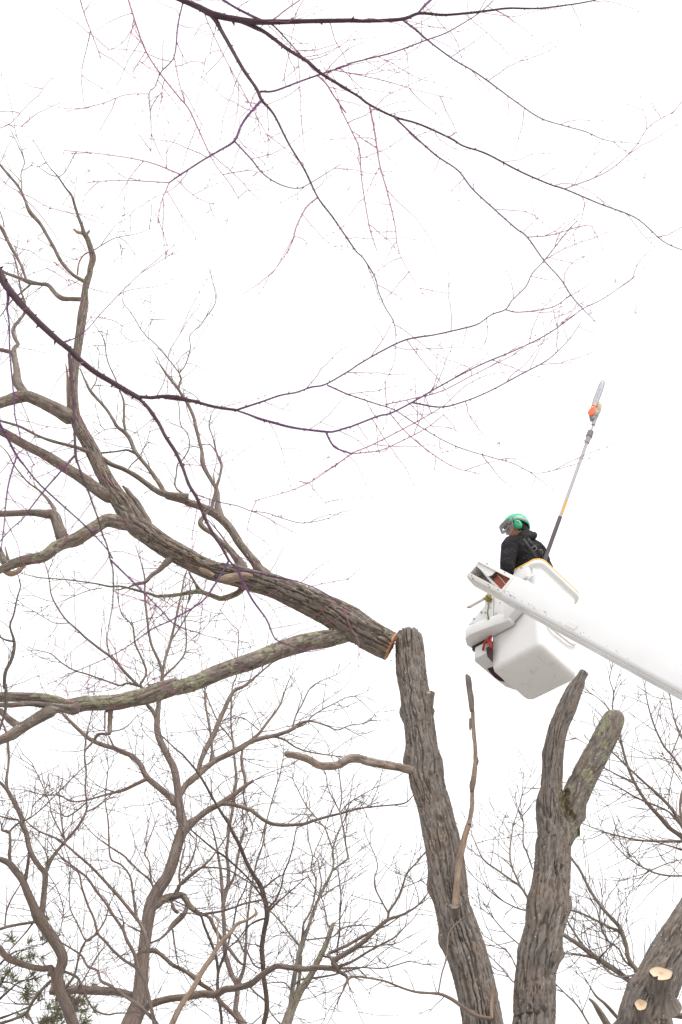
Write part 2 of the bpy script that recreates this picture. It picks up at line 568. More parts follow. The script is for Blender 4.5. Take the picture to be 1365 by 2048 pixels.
def clear(name, col, alpha):
    m = mat(name, col, 0.08)
    m.node_tree.nodes['Principled BSDF'].inputs['Alpha'].default_value = alpha
    return m
M['clear'] = clear('clear_visor', (0.6, 0.6, 0.7), 0.07)
M['lens'] = clear('tinted_lens', (0.10, 0.09, 0.11), 0.75)
M['needle'] = mat('pine_needle', (0.17, 0.17, 0.10), 0.7)

# ------------------------------------------------------------------ ground
def ground():
    bm = bmesh.new()
    bmesh.ops.create_grid(bm, x_segments=60, y_segments=60, size=500)
    for v in bm.verts:
        d = v.co.length
        v.co.z = 0.15 * math.sin(v.co.x * 0.05) * math.cos(v.co.y * 0.04) * min(1, d / 60)
    m = mat('winter_lawn_and_leaf_litter', (0.3, 0.27, 0.2), 0.95, spec=0.1)
    t = NT(m)
    o = t.n('TexCoord').outputs['Object']
    t.l(t.ramp(t.noise(o, 0.7, 10, 0.7), [(0.3, (0.28, 0.26, 0.235)), (0.5, (0.40, 0.38, 0.355)), (0.7, (0.48, 0.465, 0.445))]), t.b.inputs['Base Color'])
    o_ = bm_obj('ground', bm, m)
    tag(o_, kind='structure')
ground()

# ------------------------------------------------------------------ trees
class Tree:
    def __init__(s, name, label, cat, Y, base, bark='bark_far', twig='twig_far', group=None):
        s.root = empty(name, base, label, cat, group)
        s.base = np.array(base, float)
        s.Y, s.bark, s.twigm = Y, bark, twig
        s.samples = []          # (px, py, Y, w)
        s.lines = []            # (P 3D, r, w px)
        s.tw = MB()
        s.buds = 0.0
        s.rng = np.random.RandomState(len(label) * 7 + int(Y * 10))
    def br(s, spec, name=None, Y0=None, Y1=None, lich=0.0, flip=None, bark=None, label=None, ext=None, spurs=0.0,
           knots_px=(), patches=(), capstart=False, dYk=0.3, fine=None, twigs=True, taper_ext=True):
        a = parse(spec)
        if flip is None:
            flip = a[-1, 2] > a[0, 2] * 1.02
        if flip:
            a = a[::-1]
        wmax = a[:, 2].max()
        if Y0 is None:
            Y0 = s.Y
            best = None
            for S in s.samples:
                d = np.hypot(S[:, 0] - a[0, 0], S[:, 1] - a[0, 1])
                k = d.argmin()
                if d[k] < 30 + S[k, 3] and (best is None or d[k] < best[0]):
                    best = (d[k], S, k)
            if best is not None:               # grow out of the middle of the parent limb, leaving it gradually
                d, S, k = best
                Y0 = S[k, 2] + 0.3 * S[k, 3] / 2 * depth(atY(S[k, 0], S[k, 1], S[k, 2])) / F
                st = max(1.0, np.hypot(*(S[1, :2] - S[0, :2])))
                up_ = max(0, k - int((0.45 * S[k, 3] + 0.5 * a[0, 2]) / st))
                w0 = min(a[0, 2] * 1.1, S[k, 3] * 0.8)
                pre = [[S[up_, 0], S[up_, 1], w0 * 0.8]]
                if d > 6:
                    pre.append([(S[k, 0] + S[up_, 0]) / 2 * 0.5 + a[0, 0] * 0.5, (S[k, 1] + S[up_, 1]) / 2 * 0.5 + a[0, 1] * 0.5, w0])
                    a = np.vstack([pre, a])
                elif len(a) > 2 and up_ < k:
                    a = np.vstack([pre, [[(S[k, 0] + a[1, 0]) / 2, (S[k, 1] + a[1, 1]) / 2, w0]], a[1:]])
        a = catmull(a, 3.0 if wmax > 14 else 5.0)
        a[:, 2] = np.maximum(a[:, 2], 0.8)
        if spurs and wmax < 7:
            a[:, 2] = a[:, 2] * (1.3 - 0.05 * wmax)
        elif spurs:
            a[:, 2] *= 0.9
        L = np.concatenate([[0], np.cumsum(np.hypot(*np.diff(a[:, :2], axis=0).T))])
        zz = depth(atY(a[0, 0], a[0, 1], Y0))
        if Y1 is None:
            Y1 = Y0 + s.rng.uniform(-dYk, dYk) * L[-1] * zz / F
        t = L / max(L[-1], 1e-6)
        # a limb wanders a little towards and away from the lens as it grows
        wob = 0.05 * L[-1] * zz / F * np.sin(t * (4 + 3 * s.rng.rand()) + 0) * t * (s.rng.rand() - 0.5) * 2
        Y = Y0 + (Y1 - Y0) * t + wob
        P = np.array([atY(x, y, yy) for (x, y, w), yy in zip(a, Y)])
        z = np.array([depth(p) for p in P])
        r = a[:, 2] * z / F / 2
        s.samples.append(np.column_stack([a[:, 0], a[:, 1], Y, a[:, 2]]))
        s.lines.append((P.copy(), r.copy(), a[:, 2].copy(), twigs))
        # a limb that leaves the photo goes on a little beyond its edge
        x1, y1 = a[-1, :2]
        if (x1 < 10 or x1 > 1355 or y1 < 10) and r[-1] > 0.002 and taper_ext:
            d = (P[-1] - P[-4]) / np.linalg.norm(P[-1] - P[-4])
            k = np.arange(1, 9)[:, None]
            ln = 0.9 if wmax > 8 else 0.35
            w = np.cumsum(s.rng.normal(size=(8, 3)) * 0.012, 0)
            P = np.vstack([P, P[-1] + d * k * ln / 8 + w])
            r = np.concatenate([r, r[-1] * (1 - 0.6 * k[:, 0] / 8)])
        if ext is not None:     # continues below / outside the photo to these places (m), given as (x, y, z, r)
            e = np.array(ext, float)
            pts = np.vstack([np.column_stack([P[0][None], [r[0]]]), e])
            seg = []
            for i in range(len(pts) - 1):
                n = max(10, int(np.linalg.norm(pts[i + 1, :3] - pts[i, :3]) / 0.03)) if pts[i, 3] > 0.1 and i < 1 else 10
                k = np.linspace(0, 1, n, endpoint=False)[:, None]
                seg.append(pts[i] * (1 - k) + pts[i + 1] * k)
            seg.append(pts[-1:])
            seg = np.vstack(seg)[1:][::-1]
            P = np.vstack([seg[:, :3], P])
            r = np.concatenate([seg[:, 3], r])
            lich_pad = len(seg)
        # buds and small bends
        if wmax < 14:
            P = P + perlin(P * 3.1 + 7)[:, None] * RGT * r.max() * 0.35 + perlin(P * 2.7 + 19)[:, None] * UPV * r.max() * 0.35
        r0 = r.max()
        thin = wmax < 5
        mb = s.tw if (thin and name is None) else MB()
        sides = int(np.clip(math.pi * wmax / 2 / (0.5 if wmax > 40 else 0.9 if wmax > 20 else 1.3), 5 if not thin else 4, 230))
        bk = None
        if wmax >= 12:
            bk = (max(0.022, r0 * 0.34) if fine is None else fine[0], (r0 * 0.11 if fine is None else fine[1]))
        elif wmax >= 5:
            r = r * (1 + 0.12 * perlin(P * 16 + 3) + 0.10 * perlin(P * 40 + 9))
        knots = []
        if knots_px:
            Tf, Nf, Bf = frames(P, FWD.copy())
            sl = np.concatenate([[0], np.cumsum(np.linalg.norm(np.diff(P, axis=0), axis=1))])
            dv = P - CAM; zf = dv @ FWD
            X, Yp = 682.5 + F * (dv @ RGT) / zf, 1024 - F * (dv @ UPV) / zf
            for (kx, ky, kw, kh) in knots_px:
                i = int(np.hypot(X - kx, Yp - ky).argmin())
                off = at(kx, ky, zf[i]) - P[i]
                off -= Tf[i] * (off @ Tf[i])
                m_ = np.linalg.norm(off)
                if m_ < r[i]:
                    v = CAM - P[i]; v /= np.linalg.norm(v)
                    off = off + v * math.sqrt(r[i] ** 2 - m_ ** 2)
                knots.append((sl[i], math.atan2(off @ Bf[i], off @ Nf[i]), kw, kh))
        V = tube(mb, P, r, sides, lich=lich, bark=bk, knots=knots, capstart=capstart, seed=len(s.lines) * 1.37)
        for (kx, ky, rx, ry, val) in patches:      # lichen (0..1) or moss (2) growing at that place
            dv = V.reshape(-1, 3) - CAM; zf = dv @ FWD
            X, Yp = 682.5 + F * (dv @ RGT) / zf, 1024 - F * (dv @ UPV) / zf
            e = ((X - kx) / rx) ** 2 + ((Yp - ky) / ry) ** 2
            m_ = e < 1
            q_ = mb.li[-1][:len(e)]
            q_[m_] = np.maximum(q_[m_], val * np.sqrt(1 - e[m_]) if val <= 1.5 else val)
        if spurs:
            s.spurs(mb, P, r, spurs)
        if mb is not s.tw:
            o = mb.build(name or 'branch', M[bark or s.bark], s.root)
            if label: o['label'] = label
            return o, P, r, V
        return None, P, r, V
    def spurs(s, mb, P, r, k):
        """thorn-like buds that alternate along a twig"""
        d = np.concatenate([[0], np.cumsum(np.linalg.norm(np.diff(P, axis=0), axis=1))])
        x = 0.03
        side = 1
        while x < d[-1]:
            i = min(len(P) - 2, int(np.searchsorted(d, x)))
            T = P[i + 1] - P[i]; T /= np.linalg.norm(T) + 1e-9
            n = np.cross(T, FWD) * side + s.rng.normal(size=3) * 0.35
            n -= T * (n @ T); n /= np.linalg.norm(n)
            h = (0.006 + 0.6 * r[i]) * s.rng.uniform(0.5, 1.3) * k
            b = max(0.0022, 0.55 * r[i])
            c = P[i] + n * r[i] * 0.5
            e1 = T * b * 1.6; e2 = np.cross(n, T) * b
            tip = P[i] + n * (r[i] + h) + T * h * 0.7
            mb.add([c + e1, c + e2, c - e1, c - e2, tip], None, [[0, 1, 4], [1, 2, 4], [2, 3, 4], [3, 0, 4], [0, 2, 1], [0, 3, 2]])
            side = -side
            x += s.rng.uniform(0.04, 0.13) * k
    def grow(s, p, d, L, r, lev, up=0.05, seg=0.11, spread=(28, 62), kids=(2, 4)):
        n = max(3, int(L / seg) + 1)
        pts = [p]
        dd = d / np.linalg.norm(d)
        for i in range(n):
            dd = dd + s.rng.normal(size=3) * 0.13 + np.array([0, 0, up])
            dd /= np.linalg.norm(dd)
            pts.append(pts[-1] + dd * L / n)
        pts = np.array(pts)
        rr = r * np.linspace(1, 0.5, len(pts))
        a = np.cross(d, [0.3, 0.5, 0.81]); a /= np.linalg.norm(a) + 1e-9
        b = np.cross(d, a); b /= np.linalg.norm(b) + 1e-9
        offs = np.array([a, -0.5 * a + 0.866 * b, -0.5 * a - 0.866 * b])
        V = (pts[:, None] + rr[:, None, None] * offs[None]).reshape(-1, 3)
        idx = np.arange(len(V)).reshape(-1, 3)
        A, B = idx[:-1], idx[1:]
        q = np.stack([A, np.roll(A, -1, 1), np.roll(B, -1, 1), B], -1).reshape(-1, 4)
        s.tw.add(V, q, [[idx[-1][0], idx[-1][1], idx[-1][2]]])
        if s.buds:
            for i in range(1, len(pts)):
                b_ = s.buds * s.rng.uniform(0.6, 1.3)
                o_ = s.rng.normal(size=3) * b_ * 0.5
                c = pts[i] + o_
                dd = (pts[i] - pts[i - 1]); dd /= np.linalg.norm(dd) + 1e-9
                s.tw.add([c - a * b_, c + b * b_, c + a * b_, c - b * b_, c + dd * b_ * 2.2, c - dd * b_ * 1.4], None,
                         [[0, 1, 4], [1, 2, 4], [2, 3, 4], [3, 0, 4], [1, 0, 5], [2, 1, 5], [3, 2, 5], [0, 3, 5]])
        if lev > 0:
            for k in range(s.rng.randint(kids[0], kids[1] + 1)):
                i = s.rng.randint(1, len(pts) - 1)
                T = pts[i + 1] - pts[i]; T /= np.linalg.norm(T)
                n_ = s.rng.normal(size=3); n_ -= T * (n_ @ T); n_ /= np.linalg.norm(n_)
                an = R_(s.rng.uniform(*spread))
                s.grow(pts[i], T * math.cos(an) + n_ * math.sin(an), L * s.rng.uniform(0.35, 0.65), r * 0.72, lev - 1, up, seg, spread, kids)
    def twigs(s, spacing=40, length=(60, 150), wpx=(1.9, 2.6), lev=2, wmax=26, up=0.05, minw=0, kids=(1, 3), box=None, tips=True):
        """fine twigs on every slender branch; lengths and spacing in photo px at that branch's distance"""
        if not s.buds:
            spacing *= 1.2; length = (length[0] * 1.2, length[1] * 1.3); kids = (max(0, kids[0] - 1), max(1, kids[1] - 1))
        for (P, r, w, tf) in s.lines:
            if not tf: continue
            d = np.concatenate([[0], np.cumsum(np.linalg.norm(np.diff(P, axis=0), axis=1))])
            m = depth(P[len(P) // 2]) / F
            x = s.rng.uniform(0.3, 1) * spacing * m
            while x < d[-1]:
                i = min(len(P) - 2, int(np.searchsorted(d, x)))
                x += spacing * m * s.rng.uniform(0.4, 1.6)
                if w[i] > wmax or w[i] < minw: continue
                if box is not None:
                    q = P[i] - CAM; zz = q @ FWD
                    X, Yp = 682.5 + F * (q @ RGT) / zz, 1024 - F * (q @ UPV) / zz
                    if not (box[0] < X < box[2] and box[1] < Yp < box[3]): continue
                T = P[i + 1] - P[i]; T /= np.linalg.norm(T)
                n_ = s.rng.normal(size=3); n_ -= T * (n_ @ T); n_ /= np.linalg.norm(n_)
                an = R_(s.rng.uniform(32, 68))
                L = s.rng.uniform(*length) * m * min(1.0, 0.45 + w[i] / 12)
                s.grow(P[i], T * math.cos(an) + n_ * math.sin(an), L, s.rng.uniform(*wpx) * m / 2, lev, up, seg=16 * m, kids=kids)
            if tips and w[-1] < 9:
                T = P[-1] - P[-2]; T /= np.linalg.norm(T)
                for k in range(2):
                    s.grow(P[-1], T + s.rng.normal(size=3) * 0.3, s.rng.uniform(*length) * m * 0.7, max(0.9, min(w[-1], 2.2)) * m / 2, lev, up, seg=16 * m, kids=kids)
    def finish(s, name='twigs'):
        if s.tw.n:
            o = s.tw.build(name, M[s.twigm], s.root)
            o['kind'] = 'stuff'

def under(px, Y):
    """ground point under a photo column, at distance Y"""
    p = atY(px, 2048, Y)
    return np.array([p[0], Y, 0.0])

# --- the big tree that is being taken down: three topped stems that fork just below the photo
fork = np.array([0.0, 0.0, 0.0]) + atY(1040, 2470, 9.9)
gr = np.array([fork[0] + 0.1, 9.9, 0.0])
big = Tree('topped_tree', 'big topped tree with three furrowed stems, their tops and limbs sawn off', 'tree', 9.8, gr, 'bark', 'twig_far')
mb = MB()
tk = np.linspace(0, 1, 40)[:, None]
Pt = gr * (1 - tk) + (fork + np.array([0, 0, 0.25])) * tk
tube(mb, Pt, 0.33 + 0.14 * np.exp(-tk[:, 0] * 7), 90, bark=(0.075, 0.028))
mb.build('trunk', M['bark'], big.root)
BK = (0.060, 0.046)
KL = [(802.4, 1525.5, 0.115, 0.046), (852.2, 1420.0, 0.081, 0.031), (870.4, 1421.4, 0.047, 0.025), (799.5, 1428.8, 0.068, 0.028), (852.2, 1510.8, 0.095, 0.019), (856.6, 1779.9, 0.081, 0.028), (883.0, 1885.4, 0.081, 0.031), (907.9, 1847.3, 0.081, 0.019), (925.5, 1920.5, 0.121, 0.012)]
KM = [(1127.6, 1904.4, 0.061, 0.031), (1142.3, 1806.2, 0.081, 0.028), (1066.1, 1860.5, 0.095, 0.022), (1038.3, 1908.8, 0.081, 0.022), (1058.8, 1794.5, 0.068, 0.019), (1085.7, 1507.0, 0.047, 0.012)]
KR = [(1255.1, 1976.2, 0.081, 0.031), (1313.7, 2008.4, 0.121, 0.025)]
_, P, r, V = big.br('N 575,58,150 575,75,172 575,120,188 588,300,198 610,450,194 628,600,204 647,700,204 668,850,206 688,950,224 700,1080,226 745,1230,226 775,1365,230 '
       'K 820,200,238 842,400,250 873,560,240 928,760,258 992,960,262 1040,1160,268 1078,1365,278', name='stem', Y0=9.75, Y1=9.75, flip=True, fine=BK,
       ext=[(*(fork + np.array([-0.12, -0.05, 0.2])), 0.25), (*(fork + np.array([-0.05, 0, -0.5])), 0.26)], label='left stem, topped beside the falling limb',
       knots_px=KL)
leftstem_P, leftstem_r = P, r
_, P, r, V = big.br('M 692,20,64 672,55,66 655,95,90 620,160,112 572,280,128 522,400,124 488,560,138 480,700,140 472,820,152 466,940,190 '
       '490,1150,215 485,1365,225 L 484,140,232 478,250,240 468,480,262 450,600,280 427,720,264 394,880,288 367,1000,272 355,1150,278 350,1365,282',
       name='stem', Y0=10.2, Y1=10.2, flip=True, fine=BK,
       ext=[(*(fork + np.array([0.02, 0.15, 0.3])), 0.26), (*(fork + np.array([0.02, 0.05, -0.5])), 0.26)], label='middle stem, forked in two near its sawn tops', knots_px=KM, patches=[(1129.1, 1603.7, 12, 32, 2), (1137.9, 1633.0, 8, 12, 2)])
big.br('M 912,296,100 905,318,135 885,365,156 835,470,166 748,630,170 668,790,176 618,920,182 575,1060,172 540,1180,140 515,1290,80', name='stem',
       Y0=10.36, Y1=10.02, flip=True, fine=(0.045, 0.016), lich=0.55, label='lichen-crusted prong of the middle stem, sawn off round', patches=[(1135.0, 1606.7, 11, 32, 2), (1140.8, 1633.0, 12, 14, 2), (1246.3, 1447.0, 9, 9, 1.5), (1209.7, 1485.1, 14, 14, 1.5), (1211.2, 1457.2, 22, 14, 1.3), (1174.5, 1549.5, 14, 18, 1.5), (1214.1, 1463.1, 40, 60, 0.8), (1159.9, 1665.3, 6, 12, 2)], knots_px=[(1167, 1633, .05, .03), (1160, 1665, .04, .03)])
big.br('L 1640,330,270 1500,560,270 1400,720,272 1255,955,280 1155,1180,300 1105,1290,310 1075,1420,310', name='stem', Y0=9.15, Y1=9.3, flip=True, fine=BK,
       ext=[(*(fork + np.array([0.25, -0.3, 0.5])), 0.27), (*(fork + np.array([0.05, -0.1, -0.4])), 0.27)], label='right stem, leaning out, with two sawn branch stubs', knots_px=KR, taper_ext=False)

def stub(parent, base, face, r, name='branch_stub', facem='cut', barkm='bark', label=None, dent=True, fine=(0.03, 0.006), flare=1.5):
    """a sawn branch stub with its pale cut face"""
    base = np.asarray(base, float); face = np.asarray(face, float)
    t = np.linspace(0, 1, 24)[:, None]
    mb = MB()
    tube(mb, base + (face - base) * t, r * (1 + (flare - 1) * np.exp(-t[:, 0] * 4)), 40, bark=fine, capend=False)
    o = mb.build(name, M[barkm], parent)
    if label: o['label'] = label
    d = (face - base) / np.linalg.norm(face - base)
    _, N, B = frames(np.array([base, (base + face) / 2, face]), FWD.copy())
    n = 48
    e1 = RGT - d * (RGT @ d); e1 /= np.linalg.norm(e1)
    e2 = UPV - d * (UPV @ d); e2 -= e1 * (e2 @ e1); e2 /= np.linalg.norm(e2)
    ring = []
    for i in range(n):
        a = 2 * math.pi * i / n
        q = 1 + 0.05 * math.sin(3 * a + 1) + 0.04 * math.sin(5 * a)
        if dent: q *= 1 - 0.5 * math.exp(-((a - 3.95) / 0.15) ** 4)
        ring.append(face + d * 0.003 + (e1 * math.cos(a) + e2 * math.sin(a)) * r * 0.95 * q)
    m2 = MB()
    V = np.vstack([ring, [face + d * 0.003]])
    V2 = np.vstack([np.array(ring) - d * 0.03])
    pl_ = np.array([(math.cos(2 * math.pi * i / n) * r, math.sin(2 * math.pi * i / n) * r, 0) for i in range(n)])
    m2.add(np.vstack([V, V2]), bc=np.vstack([pl_, [[0, 0, 0]], pl_]), q=[[(i + 1) % n, n + 1 + (i + 1) % n, n + 1 + i, i] for i in range(n)], t=[[i, (i + 1) % n, n] for i in range(n)])
    c = m2.build('cut_face' if facem == 'cut' else 'weathered_end', M[facem], o, smooth=False)
    return o
stub(big.root, atY(965 + 1205 / 3.4125, 1648 + 1230 / 3.4125, 9.12), atY(965 + 1220 / 3.4125, 1648 + 1022 / 3.4125, 8.90), 0.083, flare=2.0, label='larger sawn stub on the right stem')
stub(big.root, atY(965 + 1095 / 3.4125, 1648 + 1345 / 3.4125, 9.05), atY(965 + 1083 / 3.4125, 1648 + 1234 / 3.4125, 8.84), 0.044, dent=False, flare=2.2, label='smaller sawn stub low on the right stem')
stub(big.root, atY(650 + 690 / 3.4125, 1250 + 690 / 3.4125, 9.80), atY(650 + 722 / 3.4125, 1250 + 460 / 3.4125, 9.70), 0.041, dent=False, flare=1.25, label='sawn stub sticking up on the left stem')
# burls and branch collars
def burl(x, y, Y, r, seed, m='bark', sq=(1, 1, 1), name='burl'):
    bm = bmesh.new()
    bmesh.ops.create_icosphere(bm, subdivisions=4, radius=1)
    c = atY(x, y, Y)
    co = np.array([v.co[:] for v in bm.verts])
    k = 1 + 0.32 * perlin(co * 1.7 + seed) + 0.22 * perlin(co * 4.1 + seed) + 0.12 * perlin(co * 9 + seed)
    for v, kk in zip(bm.verts, k):
        v.co = Vector((v.co.x * kk * r * sq[0] + c[0], v.co.y * kk * r * sq[1] + c[1], v.co.z * kk * r * sq[2] + c[2]))
    me = bpy.data.meshes.new(name)
    base = parent_world(big.root)
    a = np.array([v.co[:] for v in bm.verts])
    for v in bm.verts: v.co -= base
    bm.to_mesh(me); bm.free()
    at_ = me.attributes.new('bc', 'FLOAT_VECTOR', 'POINT'); at_.data.foreach_set('vector', a.ravel())
    at_ = me.attributes.new('lich', 'FLOAT', 'POINT'); at_.data.foreach_set('value', np.zeros(len(a)))
    for p in me.polygons: p.use_smooth = True
    me.materials.append(M[m])
    o = bpy.data.objects.new(name, me); COL.objects.link(o); o.parent = big.root
    return o
# dead limbs
big.br('G 752,536,30 775,540,46 850,555,48 920,580,48 980,615,50 1050,622,52 1110,615,52 1160,590,52 1200,570,57 1260,572,56 N 300,932,58 400,952,55 500,968,52 570,985,56 650,1000,50',
       name='dead_branch', bark='dead_grey', Y0=9.72, Y1=9.5, flip=True, fine=(0.024, 0.013), label='bare broken branch sticking out to the left', twigs=False)
big.br('N 975,345,22 982,365,36 985,440,35 1000,560,34 1008,590,26 1010,650,26 1018,740,27 1030,850,26 1027,930,29 1015,1060,36 1008,1140,29 1005,1230,30 995,1310,31 985,1365,34 K 985,0,37 960,80,40 930,200,44 915,260,45 905,400,45 890,540,46 884,600,46',
       name='dead_branch', bark='dead', Y0=9.55, Y1=9.35, flip=True, fine=(0.02, 0.006), label='tall thin dead branch standing in front of the left stem', twigs=False)
for sp in ('N 968,340,18 980,372,40 986,440,38 996,500,40 1001,560,36 1000,588,22', 'N 993,640,18 994,690,20 992,718,10', 'N 1020,1035,26 1014,1065,40 1006,1100,36 1002,1135,22', 'N 1040,905,12 1044,930,16 1038,955,10'):
    big.br(sp, name='bark_remnant', bark='bark_far', Y0=9.33, Y1=9.33, fine=(0.018, 0.010), twigs=False, flip=False)
stub(big.root, atY(650 + 888 / 3.4125, 1648 + 800 / 3.4125, 9.80), atY(650 + 886 / 3.4125, 1648 + 562 / 3.4125, 9.52), 0.043, name='branch_collar', facem='bark', dent=False, flare=1.1)
big.br('N 808,1185,10 815,1240,22 825,1330,24 K 830,0,26 840,140,26 850,260,30 858,330,20', name='dead_branch', bark='dead_grey', Y0=9.6, Y1=9.6, fine=(0.02, 0.003), twigs=False, label='grey strip of bare wood on the left stem')
big.br('K 1140,1330,26 1040,1310,26 960,1262,26 900,1218,26 850,1187,24 780,1160,20 640,1150,17 560,1130,15 480,1100,14 400,1070,14 260,1046,14 190,1044,14 160,1062,16 130,1110,12 120,1150,8', name='branch', Y0=9.55, Y1=9.5, bark='bark_far', flip=False, label='thin live branch low on the left stem')
big.br('K 775,1155,12 800,1020,12 830,920,14 840,800,12 850,740,12 900,680,14 950,640,8 1012,598,5', name='branch', Y0=9.5, Y1=9.5, bark='bark_far', twigs=False, flip=True)
big.br('K 1160,1110,14 1148,1160,20 1140,1230,24 1140,1330,26', name='dead_branch', bark='dead', Y0=9.57, Y1=9.55, twigs=False)
big.br('L 860,1380,52 800,1280,42 762,1222,26 728,1190,14', name='dead_branch', bark='bark_far_grey', Y0=10.0, Y1=9.9, lich=0.5, flip=False, twigs=False)
big.br('L 945,1345,26 840,1230,22 780,1178,16 730,1100,8', name='branch', bark='bark_far', Y0=9.9, Y1=9.7, flip=False)
big.br('L 1270,1300,46 1300,1300,45 1380,1312,45', name='branch', Y0=9.3, Y1=9.3, flip=False)
big.twigs(spacing=26, length=(30, 110), lev=2, wmax=7, kids=(1, 3), box=(640, 1850, 960, 2048))
big.finish()

# --- the limb that has just been sawn through
cl = Tree('cut_limb', 'huge limb sawn through, tipping away from the left stem with its branches spread', 'limb', 9.75, atY(783, 1293, 9.75), 'bark_limb', 'twig_far')
LB = (0.050, 0.034)
_, P, r, V = cl.br('O 781,1292,58 768,1286,60 735,1268,62 700,1246,66 690,1240,64 660,1223,58 621,1205,54 580,1187,49 549,1173,46 510,1163,43 473,1152,42 440,1145,40 413,1137,39 380,1120,40 356,1107,40 330,1092,40 '
      '313,1080,41 290,1063,42 272,1049,42 249,1013,38 226,981,31 205,943,29 185,902,27 167,870,26 155,845,24 B 512,430,66 500,300,62 505,180,59 520,60,58 530,0,58 '
      'A 550,1230,58 565,1120,60 578,1040,54 582,960,42 598,890,44 613,850,36 620,800,38 635,740,42 622,680,38 600,610,36 576,570,30 562,520,22 542,470,20 515,390,17 490,310,15 450,260,12 400,185,10 360,140,6 320,90,5 270,0,4 '
      'Z 250,990,4 200,930,2.5', name='main_limb', Y0=9.75, Y1=8.8, flip=False, fine=LB, lich=0.4, label='thick furrowed main limb')
# sawn end
end, T = P[0], (P[0] - P[4]) / np.linalg.norm(P[0] - P[4])
_, N, B = frames(P[:3][::-1], FWD.copy())
ring = V[0]
m2 = MB()
k = len(ring)
outer = ring + T * 0.012
inner = end + (ring - end) * 0.55 + T * 0.016
m2.add(np.vstack([outer, inner]), [[i, (i + 1) % k, k + (i + 1) % k, k + i] for i in range(k)])
m2.add(np.vstack([ring, outer]), [[i, (i + 1) % k, k + (i + 1) % k, k + i] for i in range(k)])
cf = m2.build('cut_face', M['cut_limb'], cl.root, smooth=False)
m2 = MB()
rs = np.random.RandomState(5)
hole = inner + (rs.rand(k, 1) - 0.5) * 0.0 * T
m2.add(np.vstack([inner, [end + T * 0.035]]), None, [[i, (i + 1) % k, k] for i in range(k)])
m2.build('hinge_wood', M['heart'], cf, smooth=False)
for (xa, ya, xb, yb, rr_) in ((786, 1288, 792, 1287, 0.012), (783, 1296, 790, 1296.5, 0.004)):
    m2 = MB()
    tube(m2, [atY(xa, ya, 9.72), atY((xa + xb) / 2, (ya + yb) / 2 + 0.3, 9.72), atY(xb, yb, 9.72)], [rr_, rr_ * 0.5, rr_ * 0.9], 8)
    m2.build('wood_splinter', M['heart'], cl.root)
cl.br('J 1600,965,50 1500,930,84 1390,905,112 1290,925,122 1200,948,126 1100,965,124 1000,990,124 900,1022,120 800,1060,118 700,1100,118 600,1132,114 500,1165,110 400,1207,110 300,1250,110 200,1277,105 100,1292,105 0,1312,108 '
      'D 1200,75,114 1100,112,114 1000,142,112 900,162,108 800,185,108 700,190,106 600,192,106 520,205,104 460,212,98 350,168,72 250,155,64 100,150,64 -20,152,70', name='limb', Y0=9.82, Y1=8.95, lich=0.75, flip=False, fine=(0.035, 0.012), label='lower limb crusted with pale lichen')
cl.br('D 500,235,75 420,222,48 300,205,40 200,195,36 80,205,35 -20,205,30', name='branch', lich=0.4, flip=False)
cl.br('D 450,232,84 350,246,80 280,282,80 200,330,70 130,372,75 80,410,70 -20,456,50', name='limb', lich=0.3, flip=False, Y1=9.0)
cl.br('D 110,335,50 60,300,45 20,260,40 -15,238,40', name='branch', flip=False)
cl.br('D 757,235,36 750,310,34 745,400,28 700,402,20 665,410,24 640,450,18 595,503,12', name='branch', flip=False)
cl.br('D 750,385,11 820,375,9 880,340,8 932,280,5', flip=False, name='branch')
cl.br('D 745,420,12 780,490,14 822,515,9', flip=False, name='branch')
cl.br('D 718,250,13 715,380,12 690,381,7', flip=False, name='branch')
cl.br('J 200,1262,8 235,1285,22 280,1297,24 305,1305,16', name='bark_flake', bark='dead', twigs=False)
cl.br('B 480,462,100 400,412,94 330,377,86 260,342,80 190,316,76 130,320,84 60,342,76 -20,368,76', name='limb', lich=0.35, flip=False, fine=(0.03, 0.01))
cl.br('B 470,420,26 465,230,22 460,170,16 450,92,7', name='dead_branch', bark='dead', flip=False, twigs=False)
cl.br('B 130,310,56 115,130,44 95,20,38 A 105,1345,27 125,1325,25 100,1280,24 90,1230,26 110,1190,24 165,1120,20 175,1060,16 145,960,14 130,880,12', name='branch', flip=False, lich=0.3)
cl.br('B 100,30,34 60,10,30 -15,-6,28', name='branch', flip=False)
cl.br('B 740,995,96 640,932,82 560,872,75 480,822,72 400,772,72 300,712,66 200,662,62 100,606,60 40,570,56 -15,543,55', name='limb', flip=False, lich=0.2, fine=(0.03, 0.01))
cl.br('B 840,1180,100 740,1162,94 680,1192,86 600,1242,90 520,1292,94 450,1312,86 380,1345,84 C 300,382,80 200,405,74 100,432,66 50,456,60 15,470,50', name='limb', flip=False, lich=0.75, fine=(0.03, 0.01), label='limb pale with lichen, broken at its end')
cl.br('C 160,455,22 120,490,36 70,502,40 20,478,26', name='branch', bark='dead', flip=False, twigs=False)
cl.br('C 45,440,44 20,400,52 0,360,52 -20,320,52', name='limb', flip=False)
cl.br('C 60,440,20 50,380,16 38,320,10', name='branch', flip=False, twigs=False)
cl.br('C 430,265,86 400,180,76 370,105,74 310,95,60 220,86,46 120,90,42 -15,95,42', name='limb', flip=False, lich=0.2)
cl.br('B 372,1085,30 330,1022,24 270,960,14 180,890,12 100,790,10 50,700,8 -10,640,5', name='branch', flip=False)
cl.br('A 575,895,28 500,850,24 440,790,24 400,730,24 360,650,22 320,580,22 280,510,24 205,420,28 175,350,18 150,290,18 110,225,18 60,170,20 20,120,16 -15,80,14', name='branch', flip=False)
